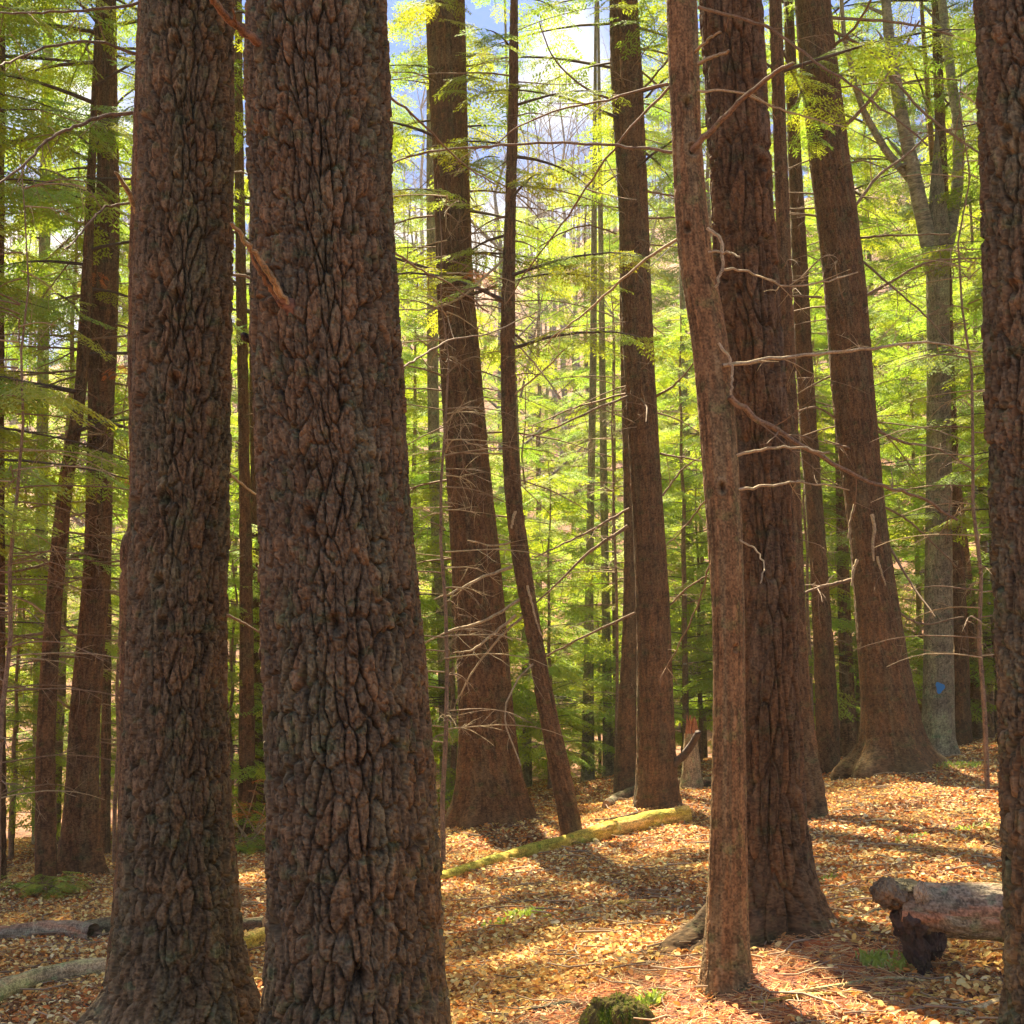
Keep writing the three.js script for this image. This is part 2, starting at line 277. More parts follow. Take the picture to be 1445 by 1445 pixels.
// sprays set along boughs. boughs: [{pts, a, b}] in the tree's own space
function crown(tree, boughs, seed, { size = 0.5, per = 9, tint = [1, 1, 1], geo = sprays[seed % 3], name = 'crown' } = {}) {
  const R = rng(seed), mats = [], cols = [], m = new THREE.Matrix4(), x = new THREE.Vector3(), y = new THREE.Vector3(), z = new THREE.Vector3();
  for (const { pts, from = 0.25, k = 1 } of boughs) {
    const n = Math.max(2, Math.round(per * k));
    for (let i = 0; i < n; i++) {
      const f = from + (1 - from) * (i + R()) / n, fi = f * (pts.length - 1), j = Math.min(pts.length - 2, Math.floor(fi)), p = pts[j].clone().lerp(pts[j + 1], fi - j), t = pts[j + 1].clone().sub(pts[j]).normalize();
      const sd = i % 2 ? 1 : -1, a = i >= n - 1 ? (R() - 0.5) * 0.5 : sd * (0.5 + 0.7 * R());
      x.set(t.x * Math.cos(a) - t.z * Math.sin(a), t.y * 0.6 - 0.1 - 0.3 * R(), t.x * Math.sin(a) + t.z * Math.cos(a)).normalize();
      y.set((R() - 0.5) * 0.7, 1, (R() - 0.5) * 0.7); z.crossVectors(x, y).normalize(); y.crossVectors(z, x);
      const s = size * (0.55 + 0.75 * R()) * (1 - 0.25 * f);
      m.makeBasis(x, y, z).scale(new THREE.Vector3(s, s, s)).setPosition(p.x + (R() - 0.5) * 0.08, p.y + (R() - 0.5) * 0.1, p.z + (R() - 0.5) * 0.08); mats.push(m.clone());
      const v = 0.75 + 0.5 * R(), w = R(); cols.push([tint[0] * v * (0.8 + 0.45 * w), tint[1] * v, tint[2] * v * (1.2 - 0.5 * w)]);
    }
  }
  const im = shade(new THREE.InstancedMesh(geo, needleMat, mats.length)); mats.forEach((q, i) => { im.setMatrixAt(i, q); im.setColorAt(i, rgb(...cols[i])); });
  im.name = name; im.userData.kind = 'stuff'; tree.add(im); return im;
}
function boughCurve(p, a, L, rise, droop, R, n = 8) {
  const pts = [p.clone()], q = p.clone(); let az = a;
  for (let i = 1; i <= n; i++) { const f = i / n; az += (R() - 0.5) * 0.16; q.add(new THREE.Vector3(Math.sin(az), rise - droop * f * f + (R() - 0.5) * 0.08, Math.cos(az)).multiplyScalar(L / n)); pts.push(q.clone()); }
  return pts;
}
// a living crown above height yA on one of the measured trunks
function highCrown(tree, ax, yA, yB, n, L, seed, opt = {}) {
  const R = rng(seed), bs = [], list = [];
  for (let k = 0; k < n; k++) {
    const f = (k + R()) / n, h = mix(yA, yB, f), c = axisAt(ax, ax.y0 + h), a = k * 2.4 + R(), l = L * (1 - 0.7 * f) * (0.6 + 0.6 * R()), pts = boughCurve(new THREE.Vector3(c.x - ax.x0, h, 0), a, l, 0.12, 0.5, R);
    bs.push({ pts, k: 0.5 + l / L }); list.push(tube(pts, 0.012 + 0.012 * l / L, 0.004, 4));
  }
  part('limbs', mergeGeometries(list), darkTwigMat, tree).userData.kind = 'stuff';
  crown(tree, bs, seed + 1, opt);
}
// ---------------------------------------------------------------- the large trees, outlines read from the photograph
const DB = {};
function bigTree(key, name, label, rows, d, top, bark, o) {
  const ax = trunkAxis(rows, d, top), t = thing(name, label, 'tree', [ax.x0, ax.y0, -d]);
  const fine = at(700, -40, d).y; part('trunk', trunkGeo(ax, B[bark], { fine, ...o }), barkMat, t);
  DB[key] = { t, ax }; return DB[key];
}
bigTree('near', 'pine_tree', 'thickest rough-barked pine trunk with a splintered dead limb on its side',
  [[0, 350, 540], [110, 347, 545], [300, 356, 551], [480, 359, 563], [720, 370, 580], [960, 375, 604], [1200, 378, 622], [1380, 374, 630], [1480, 360, 640]], 5.9, 24, 'plated',
  { step: 0.0052, seg: 310, seed: 101, flare: 0.12, pits: [[485, 885, 1.1], [450, 738, 1], [520, 1352, 1.2], [432, 1208, 0.8], [425, 1085, 0.8], [395, 425, 1.4], [460, 525, 0.6], [445, 10, 1.2], [540, 60, 0.8], [410, 1095, 0.7]] });
bigTree('second', 'pine_tree', 'straight rough-barked pine with flaring root base, a twin stem close behind it',
  [[0, 199, 328], [240, 196, 327], [480, 191, 324], [720, 190, 322], [960, 180, 318], [1200, 171, 328], [1340, 161, 340], [1400, 148, 350], [1450, 118, 356]], 6.9, 24, 'plated',
  { step: 0.006, seg: 230, seed: 202, flare: 0.25, lobes: 6, pits: [[265, 90, 1], [218, 185, 0.8], [265, 435, 1], [262, 550, 1.1], [210, 572, 0.8], [250, 710, 1.2], [203, 715, 0.9], [240, 825, 1], [195, 832, 0.8], [246, 880, 0.8]] });
bigTree('twin', 'pine_tree', 'slimmer brown twin stem tucked close behind the straight flaring pine',
  [[0, 194, 270], [300, 185, 262], [480, 182, 260], [735, 184, 262], [770, 173, 258], [960, 171, 262], [1200, 166, 268], [1400, 150, 280]], 7.45, 20, 'red', { step: 0.012, seg: 70, seed: 203 });
bigTree('edge', 'pine_tree', 'dark rough-barked pine standing beside the raised rotten log',
  [[0, 1378, 1512], [200, 1385, 1520], [400, 1391, 1526], [600, 1398, 1534], [800, 1406, 1542], [1000, 1414, 1552], [1200, 1418, 1560], [1380, 1423, 1572], [1460, 1420, 1590]], 5.35, 22, 'plated',
  { step: 0.0056, seg: 190, seed: 304, flare: 0.1, pits: [[1428, 185, 1.6], [1405, 205, 0.8], [1412, 420, 0.9], [1430, 640, 0.8]] });
bigTree('mid', 'pine_tree', 'ridged dark pine with spreading roots, partly covered by a slim brown trunk',
  [[0, 985, 1076], [200, 998, 1086], [400, 1010, 1100], [600, 1030, 1112], [800, 1040, 1122], [1000, 1040, 1128], [1150, 1036, 1136], [1250, 1022, 1150], [1310, 1000, 1166], [1345, 965, 1186]], 7.35, 22, 'ridged',
  { step: 0.0078, seg: 150, seed: 405, flare: 0.45, lobes: 5, pits: [[1068, 245, 1], [1035, 420, 0.9], [1060, 250, .6]] });
bigTree('slim', 'hemlock_tree', 'slim stringy-barked brown trunk in front of the ridged dark pine',
  [[0, 940, 984], [100, 943, 988], [200, 948, 991], [350, 956, 1005], [500, 978, 1030], [700, 994, 1045], [850, 1004, 1050], [1000, 1006, 1051], [1200, 1001, 1053], [1330, 995, 1056], [1385, 990, 1062], [1410, 986, 1070]], 6.5, 13, 'stringy',
  { step: 0.0075, seg: 80, seed: 506, flare: 0.15, pits: [[967, 155, 0.7], [975, 220, 0.8], [968, 328, 0.7], [1015, 692, 0.7], [1035, 915, 0.5]] });
bigTree('fourth', 'hemlock_tree', 'reddish hemlock with wide flared foot behind the yellow log',
  [[0, 602, 656], [250, 612, 661], [400, 616, 668], [500, 620, 678], [650, 628, 692], [800, 636, 708], [1000, 646, 724], [1080, 646, 734], [1130, 643, 745], [1165, 634, 756]], 15.5, 24, 'red', { step: 0.016, seg: 100, seed: 607, flare: 0.2, lobes: 7 });
bigTree('curved', 'hemlock_tree', 'thin curved reddish trunk leaning over the yellow log',
  [[0, 720, 731], [150, 717, 731], [300, 712, 728], [400, 708, 727], [500, 706, 727], [600, 708, 730], [700, 712, 737], [800, 724, 750], [900, 742, 766], [1000, 758, 785], [1080, 774, 804], [1168, 790, 822]], 14.2, 13, 'red', { step: 0.016, seg: 40, seed: 708 });
bigTree('sixth', 'hemlock_tree', 'straight reddish hemlock whose foot touches the mossy log end',
  [[0, 860, 900], [100, 862, 906], [300, 873, 914], [480, 879, 922], [650, 888, 932], [850, 896, 945], [1000, 898, 951], [1100, 897, 956], [1142, 893, 962]], 15.2, 24, 'red', { step: 0.016, seg: 80, seed: 809, flare: 0.12 });
bigTree('leaning', 'hemlock_tree', 'leaning brown hemlock with wide mossy foot and strips of peeled bark',
  [[0, 1122, 1172], [200, 1140, 1195], [400, 1163, 1220], [600, 1179, 1238], [750, 1197, 1253], [900, 1208, 1276], [1000, 1215, 1295], [1050, 1214, 1308], [1085, 1200, 1332]], 16, 23, 'red', { step: 0.016, seg: 100, seed: 910, flare: 0.4, lobes: 6, pits: [[1155, 195, 1.2], [1168, 230, 1], [1193, 312, 1.2], [1165, 385, 1]] });
bigTree('leftpair', 'hemlock_tree', 'shaded brown hemlock with flared foot and many dead twigs',
  [[0, 140, 164], [210, 138, 166], [300, 135, 168], [480, 126, 165], [600, 124, 160], [800, 117, 156], [1000, 99, 142], [1120, 92, 140], [1200, 84, 143], [1243, 76, 150]], 14.2, 20, 'red', { step: 0.016, seg: 60, seed: 111, flare: 0.3, lobes: 6 });
bigTree('leftthin', 'hemlock_tree', 'thin bent trunk beside the twig-covered hemlock',
  [[150, 128, 138], [450, 112, 128], [560, 104, 121], [700, 80, 101], [900, 61, 85], [1050, 51, 79], [1250, 49, 81]], 13.6, 13, 'red', { step: 0.018, seg: 36, seed: 112 });
bigTree('behindsix', 'hemlock_tree', 'narrow brown trunk close behind the hemlock at the log end',
  [[0, 872, 886], [400, 874, 890], [800, 880, 900], [1000, 872, 899], [1120, 864, 900]], 17.5, 18, 'red', { step: 0.03, seg: 30, seed: 113 });
bigTree('darkstem', 'hemlock_tree', 'dark narrow trunk showing past the edge of the ridged pine',
  [[0, 1085, 1103], [400, 1098, 1118], [700, 1106, 1130], [950, 1112, 1142], [1060, 1116, 1154], [1112, 1112, 1163]], 13, 18, 'red', { step: 0.025, seg: 36, seed: 114, flare: 0.2 });
bigTree('blaze', 'hardwood_tree', 'mottled grey forked hardwood with a blue painted trail mark',
  [[330, 1306, 1341], [400, 1307, 1340], [500, 1308, 1341], [800, 1306, 1343], [960, 1304, 1346], [1040, 1300, 1347], [1065, 1294, 1352]], 18, 8.2, 'mottled', { step: 0.025, seg: 50, seed: 115, flare: 0.25 });

// forked limbs and the blue mark of the hardwood
{
  const { t, ax } = DB.blaze, limb = (px, w0, w1, dz) => { const m = branch(t, ax, px, w0, w1, dz, { mat: plainBark(0.3, 0.27, 0.16), twigs: 10, tw: 0.8, name: 'limb', seed: 5 }); return m; };
  limb([[1322, 390], [1305, 320], [1288, 240], [1268, 140], [1256, 60], [1246, -40]], 28, 14, 0.4);
  limb([[1326, 390], [1340, 330], [1350, 270], [1352, 190], [1340, 90], [1326, -30]], 21, 12, -0.5);
  limb([[1292, 260], [1268, 235], [1240, 195], [1214, 145], [1200, 90], [1190, 40], [1186, -20]], 13, 5, 0.9);
  const p = at(1320, 970, 18), q = axisAt(ax, p.y), pos = [], idx = [], N = 14, a0 = Math.asin(clamp((p.x - q.x) / q.r, -0.9, 0.9));
  const edge = (f) => 0.062 * (1 + 0.25 * Math.sin(f * 3 + 1) + 0.16 * Math.sin(f * 7)), add = (a, y) => { const r = axisAt(ax, p.y + y).r * 1.045 + 0.006; pos.push(q.x - ax.x0 + Math.sin(a) * r, p.y + y - ax.y0, Math.cos(a) * r); };
  add(a0, 0); for (let i = 0; i < N; i++) { const f = i / N * 6.283; add(a0 + Math.cos(f) * edge(f) / q.r * 0.8, Math.sin(f) * edge(f) * 1.1); }
  for (let i = 0; i < N; i++) idx.push(0, 1 + i, 1 + (i + 1) % N);
  const g = new THREE.BufferGeometry(); g.setAttribute('position', new THREE.Float32BufferAttribute(pos, 3)); g.setIndex(idx); g.computeVertexNormals();
  part('trail_blaze', g, new THREE.MeshStandardMaterial({ color: rgb(0.03, 0.19, 0.42), roughness: 0.7, side: THREE.DoubleSide }), t, 'blue painted trail mark');
}

// ---------------------------------------------------------------- dead branches one can follow in the photograph
{
  const b = (key, px, w0, w1, dz, o = {}) => branch(DB[key].t, DB[key].ax, px, w0, w1, dz, o);
  const pale = { mat: paleTwigMat }, tw = (n, l = 0.35, s = 1) => ({ twigs: n, tw: l, seed: s });
  // thickest pine: splintered limb and stubs
  const tan = plainBark(0.36, 0.25, 0.11);
  b('near', [[404, 430], [388, 402], [366, 366], [348, 342], [328, 317]], 11, 5, 0.35, { mat: tan, near: 0.27, name: 'broken_limb', label: 'pale splintered dead limb' });
  b('near', [[398, 428], [382, 408], [368, 386], [352, 352], [341, 332]], 8, 3, 0.28, { mat: plainBark(0.26, 0.15, 0.07), near: 0.25, name: 'broken_limb' });
  b('near', [[408, 432], [396, 412], [383, 388], [372, 372]], 7, 2, 0.2, { mat: tan, near: 0.28, name: 'broken_limb' });
  b('near', [[414, 438], [405, 430], [397, 420]], 30, 16, 0.05, { mat: plainBark(0.2, 0.1, 0.05), near: 0.24, name: 'branch_collar' });
  b('near', [[372, 62], [350, 48], [328, 32], [311, 15], [296, -8]], 13, 9, 0.4, { mat: plainBark(0.24, 0.13, 0.06), near: 0.2, name: 'broken_limb' });
  b('near', [[350, 49], [336, 34], [328, 14]], 6, 3, 0.2, { mat: plainBark(0.24, 0.13, 0.06), near: 0.27, name: 'broken_limb' });
  b('near', [[362, 482], [350, 478], [343, 474]], 16, 9, 0.05, { mat: darkTwigMat, name: 'branch_stub' });
  b('near', [[540, 127], [580, 160], [627, 207], [660, 237], [700, 262]], 4, 2, -1.2, tw(5));
  b('near', [[555, 355], [590, 378], [640, 405], [690, 440]], 3.5, 2, -1, tw(4));
  b('near', [[570, 518], [600, 500], [640, 478], [690, 470], [760, 440]], 3.5, 2, -1.4, tw(4));
  // twin stem and second pine: boughs over the upper corner
  b('twin', [[196, 160], [150, 163], [110, 178], [80, 190], [50, 215], [20, 245], [-10, 262]], 6, 3, 0.8, tw(9, 0.5, 2));
  b('twin', [[200, 80], [150, 62], [110, 60], [60, 68], [20, 85], [-10, 97]], 5, 2.5, 1.1, tw(9, 0.5, 3));
  b('twin', [[204, 2], [150, 12], [100, 15], [50, 18], [-5, 18]], 5, 2.5, 0.6, tw(8, 0.5, 4));
  b('twin', [[200, 318], [190, 290], [176, 262], [164, 243]], 11, 4, 0.5, { mat: paleTwigMat, name: 'broken_limb' });
  b('twin', [[190, 285], [150, 292], [130, 310], [105, 340], [90, 352]], 4, 2, 0.5, tw(7, 0.4, 5));
  b('second', [[322, 246], [340, 243], [356, 249]], 3, 2, -0.4); b('second', [[322, 388], [345, 390], [365, 399]], 5, 3, -0.4);
  b('second', [[318, 665], [340, 682], [366, 702]], 5, 3, -0.7, pale); b('second', [[318, 868], [345, 880], [372, 896]], 5, 3, -0.7);
  // slim trunk: long arching dead branches
  b('slim', [[948, 215], [900, 208], [840, 203], [760, 203], [680, 207], [600, 216], [550, 231]], 5, 2.5, -0.6, tw(14, 0.3, 6));
  b('slim', [[955, 338], [900, 375], [840, 430], [790, 468], [768, 486]], 4.5, 2, -0.8, { ...pale, ...tw(6, 0.3, 7) });
  b('slim', [[945, 122], [880, 192], [830, 262], [790, 320], [745, 380], [715, 430]], 4, 2, -1.2, tw(8, 0.35, 8));
  b('slim', [[943, 118], [860, 140], [790, 155], [735, 178], [700, 205]], 4, 2, -0.9, tw(8, 0.35, 9));
  b('slim', [[975, 212], [1005, 182], [1040, 146], [1080, 112], [1118, 88]], 10, 5, 0.5, { mat: twigMat, near: 0.05, name: 'broken_limb' });
  b('slim', [[985, 90], [1008, 80], [1030, 71]], 6, 4, 0.3, { ...pale, near: 0.05, name: 'branch_stub' }); b('slim', [[980, 75], [996, 58], [1018, 44]], 5, 3, 0.3, { ...pale, near: 0.05, name: 'branch_stub' });
  b('slim', [[984, 128], [1040, 130], [1090, 150], [1135, 165], [1190, 180]], 4, 2, -0.4, { ...pale, near: 0.1, ...tw(4, 0.3, 10) });
  b('slim', [[998, 322], [1014, 336], [1020, 362], [1017, 385], [1009, 405]], 6, 4, 0.05, { ...pale, near: 0.1, name: 'branch_stub' });
  b('slim', [[1000, 356], [1022, 356], [1044, 361]], 4, 3, 0.2, { ...pale, near: 0.1, name: 'branch_stub' });
  b('slim', [[1018, 380], [1055, 383], [1100, 402], [1160, 398], [1210, 385]], 4, 2, -0.4, { ...pale, near: 0.1, ...tw(5, 0.3, 11) });
  b('slim', [[1014, 484], [1028, 505], [1034, 530], [1031, 556]], 5, 3, 0.05, { ...pale, near: 0.1, name: 'branch_stub' });
  b('slim', [[1020, 516], [1100, 505], [1180, 496], [1250, 490], [1310, 484], [1380, 497]], 6, 3, -0.8, { ...pale, near: 0.1, ...tw(9, 0.4, 12) });
  b('slim', [[1030, 560], [1060, 585], [1100, 610], [1150, 638], [1200, 668], [1245, 686], [1300, 702], [1350, 735]], 10, 4, -0.6, { mat: twigMat, near: 0.1, ...tw(10, 0.5, 13) });
  b('slim', [[1040, 643], [1085, 633], [1128, 632], [1170, 640]], 5, 3, 0.2, { ...pale, near: 0.05 }); b('slim', [[1042, 691], [1095, 684], [1135, 681], [1200, 692]], 4.5, 2, -0.3, { ...pale, near: 0.05, ...tw(3, 0.3, 14) });
  b('slim', [[1044, 762], [1066, 775], [1078, 800], [1074, 822]], 3, 2, 0.2, { ...pale, near: 0.05 });
  b('slim', [[1005, 780], [985, 850], [960, 905], [930, 960]], 3, 1.5, -0.7, tw(5, 0.3, 15)); b('slim', [[1000, 700], [970, 740], [940, 770]], 3, 1.5, -0.7, tw(5, 0.3, 16));
  // ridged pine: bough crossing the leaning hemlock
  b('mid', [[985, 10], [1035, 22], [1090, 42], [1130, 72], [1170, 100], [1210, 126], [1260, 165], [1310, 205]], 5, 2.5, 0.4, { ...tw(9, 0.4, 17), near: 0.3 });
  // leaning hemlock
  const L = [[[[1176, 66], [1205, 40], [1232, -5]], 5, 3], [[[1190, 180], [1215, 155], [1250, 110], [1280, 60], [1297, 28]], 6, 3], [[[1170, 40], [1230, 75], [1265, 115], [1300, 155], [1350, 195], [1385, 217]], 5, 3],
    [[[1172, 25], [1250, 30], [1320, 42], [1380, 63]], 5, 2.5], [[[1206, 292], [1240, 247], [1270, 226], [1310, 190]], 5, 3], [[[1212, 336], [1260, 332], [1340, 330]], 4, 2], [[[1216, 368], [1260, 405], [1310, 450], [1350, 500]], 4, 2],
    [[[1218, 420], [1260, 396], [1310, 370], [1385, 364]], 5, 2.5], [[[1236, 608], [1280, 625], [1320, 632], [1370, 660]], 5, 2.5], [[[1245, 715], [1275, 730], [1310, 760], [1350, 800]], 4, 2], [[[1254, 770], [1290, 830], [1320, 870]], 4, 2], [[[1205, 818], [1160, 828], [1124, 841]], 6, 3], [[[1180, 590], [1150, 575], [1110, 585]], 4, 2], [[[1160, 420], [1120, 418], [1085, 430]], 4, 2], [[[1262, 860], [1300, 880], [1360, 870]], 4, 2]];
  L.forEach(([px, a, c], i) => b('leaning', px, a, c, 0.8 - 0.3 * (i % 5), tw(7, 0.8, 20 + i)));
  const strip = (px, w, nearness = 0.27) => b('leaning', px, w, w * 0.5, 0.02, { ...pale, near: nearness, name: 'peeled_bark_strip' });
  strip([[1206, 712], [1200, 735], [1197, 760]], 4); strip([[1230, 726], [1234, 745], [1232, 770], [1233, 792]], 6, 0.3); strip([[1210, 790], [1204, 806], [1202, 828]], 5); strip([[1238, 785], [1243, 805], [1250, 826]], 4, 0.3);
  // curved trunk: pale dead twigs to its left, peeled streaks
  [[[[722, 800], [680, 815], [640, 835], [612, 846]], 5], [[[735, 845], [685, 875], [635, 890], [598, 907]], 5], [[[728, 868], [690, 900], [665, 918], [640, 921]], 5], [[[722, 640], [690, 640], [640, 640], [610, 650]], 3], [[[712, 365], [690, 385], [650, 420], [610, 435], [560, 438]], 4],
    [[[722, 560], [770, 520], [800, 490]], 3], [[[735, 760], [700, 770], [660, 762]], 4], [[[750, 860], [700, 905], [660, 960], [640, 1000]], 4], [[[760, 930], [730, 960], [712, 1010], [735, 1080]], 3], [[[716, 470], [760, 520], [790, 560]], 3]]
    .forEach(([px, w], i) => b('curved', px, w, 1.8, 0.9 - 0.35 * (i % 4), { ...pale, ...tw(5, 0.6, 40 + i) }));
  b('curved', [[744, 826], [750, 850], [757, 878], [764, 896]], 4, 2, 0.02, { ...pale, near: 0.1, name: 'peeled_bark_strip' }); b('curved', [[727, 721], [724, 733], [722, 746]], 5, 3, 0.02, { ...pale, near: 0.1, name: 'peeled_bark_strip' });
  // straight hemlock at the log
  [[[[900, 555], [845, 575], [780, 605], [742, 618]], 4], [[[888, 718], [840, 745], [790, 770], [755, 786]], 4], [[[886, 742], [830, 780], [790, 820], [755, 852]], 5], [[[896, 865], [820, 900], [770, 926], [735, 940]], 4], [[[925, 560], [955, 540], [990, 500]], 4], [[[932, 640], [960, 645], [1000, 652]], 4], [[[935, 700], [965, 660], [1000, 640]], 3], [[[912, 270], [940, 275], [980, 280]], 4], [[[905, 130], [930, 100], [960, 60]], 4], [[[940, 860], [970, 830], [1000, 810]], 3], [[[862, 140], [820, 120], [780, 80], [760, 30]], 4], [[[870, 330], [830, 318], [790, 330], [760, 350]], 3]]
    .forEach(([px, w], i) => b('sixth', px, w, 1.8, 0.9 - 0.4 * (i % 4), tw(7, 0.7, 60 + i)));
  b('sixth', [[952, 1078], [968, 1062], [980, 1045], [985, 1033]], 12, 9, 0.3, { mat: darkTwigMat, near: 0.1, name: 'broken_limb' });
  // left pair
  [[[[160, 612], [120, 613], [60, 620], [-10, 626]], 4], [[[150, 775], [90, 790], [40, 802], [-10, 812]], 7], [[[115, 905], [70, 870], [30, 845], [-10, 838]], 5], [[[160, 660], [190, 660]], 4], [[[100, 1000], [60, 975], [10, 970]], 4], [[[130, 520], [80, 525], [30, 530], [-10, 545]], 4], [[[140, 400], [90, 430], [40, 440]], 4], [[[150, 330], [100, 370], [60, 420]], 3]]
    .forEach(([px, w], i) => b('leftpair', px, w, 2, 1 - 0.5 * (i % 4), { ...(i % 2 ? {} : pale), ...tw(9, 0.7, 80 + i) }));
  deadTwigs(DB.leftpair.t, DB.leftpair.ax, 2.0, 7, 60, 1.1, 901, twigMat); deadTwigs(DB.leftthin.t, DB.leftthin.ax, 2.2, 7, 16, 0.9, 902, twigMat);
  deadTwigs(DB.leftpair.t, DB.leftpair.ax, 2.6, 4.6, 16, 0.8, 931, paleTwigMat, 0.006);
  deadTwigs(DB.fourth.t, DB.fourth.ax, 2.6, 8.5, 60, 1.2, 903, twigMat); deadTwigs(DB.fourth.t, DB.fourth.ax, 2.2, 4.2, 9, 0.9, 904, paleTwigMat, 0.006);
  deadTwigs(DB.curved.t, DB.curved.ax, 3.5, 9, 30, 1.1, 905, twigMat, 0.008); deadTwigs(DB.sixth.t, DB.sixth.ax, 3.8, 9, 30, 1.4, 906, twigMat); deadTwigs(DB.leaning.t, DB.leaning.ax, 3.5, 9, 26, 1.5, 907, twigMat);
  deadTwigs(DB.darkstem.t, DB.darkstem.ax, 2.5, 7, 20, 1.1, 908, twigMat, 0.006);
}
// living crowns high on the measured trunks; they dapple the light below
highCrown(DB.fourth.t, DB.fourth.ax, 9.5, 23, 22, 3, 1001); highCrown(DB.sixth.t, DB.sixth.ax, 10, 23, 20, 2.8, 1003); highCrown(DB.leaning.t, DB.leaning.ax, 9, 22, 44, 3.6, 1005);
highCrown(DB.leftpair.t, DB.leftpair.ax, 8, 19, 44, 3.4, 1007); highCrown(DB.leftthin.t, DB.leftthin.ax, 7, 12.5, 20, 2, 1009); highCrown(DB.curved.t, DB.curved.ax, 8.8, 12.8, 8, 1.4, 1011);
highCrown(DB.behindsix.t, DB.behindsix.ax, 8.5, 17, 26, 2.6, 1013); highCrown(DB.darkstem.t, DB.darkstem.ax, 7, 17, 30, 2.6, 1015); highCrown(DB.slim.t, DB.slim.ax, 7, 12.8, 12, 1.5, 1017);
highCrown(DB.curved.t, DB.curved.ax, 4.6, 8.8, 12, 2.0, 1031, { per: 7, tint: [1.1, 1, 1] }); highCrown(DB.fourth.t, DB.fourth.ax, 5.6, 9.6, 22, 2.0, 1033, { per: 9, tint: [1.12, 1.02, 1] }); highCrown(DB.leftthin.t, DB.leftthin.ax, 4.2, 7.4, 14, 2, 1035, { per: 6 }); highCrown(DB.sixth.t, DB.sixth.ax, 6.8, 9.8, 10, 2.4, 1037, { per: 6 });
for (const [k, s] of [['near', 1019], ['second', 1021], ['twin', 1023], ['edge', 1025], ['mid', 1027]]) highCrown(DB[k].t, DB[k].ax, 11, k === 'twin' ? 19 : 21.5, 16, 2.6, s);

{
  const dead = (key, px, py, dz, n, sz, seed) => { const { t, ax } = DB[key], p = at(px, py, ax.d - dz).sub(t.position), R = rng(seed), bs = []; for (let k = 0; k < n; k++) bs.push({ pts: boughCurve(p, R() * 6.28, sz, -0.3, 0.9, R, 5), from: 0.1, k: 1 }); crown(t, bs, seed, { size: sz * 0.8, per: 5, tint: [2.0, 0.55, 1.6], name: 'dead_leaves' }).userData.label = 'orange dead needles'; };
  dead('fourth', 665, 378, 0.4, 3, 0.22, 1101); dead('leftpair', 164, 512, 0.3, 2, 0.16, 1102); dead('leftpair', 130, 385, 0.3, 2, 0.16, 1103); dead('leftpair', 185, 660, 0.2, 2, 0.15, 1104);
  const o = onGround(352, 1200), t = thing('dead_bough', 'fallen conifer bough with orange dead needles between the two thick pines', 'branch', o.toArray()), R = rng(77), bs = [];
  for (let k = 0; k < 7; k++) { const pts = boughCurve(new THREE.Vector3((R() - 0.5) * 0.3, 0.05, (R() - 0.5) * 0.3), R() * 6.28, 0.7, 1.3, 0.4, R, 6); part('branch', tube(pts, 0.012, 0.004, 5), paleTwigMat, t); bs.push({ pts, from: 0.25, k: 1 }); }
  crown(t, bs, 1105, { size: 0.26, per: 7, tint: [1.9, 0.55, 1.6], name: 'dead_leaves' });
}

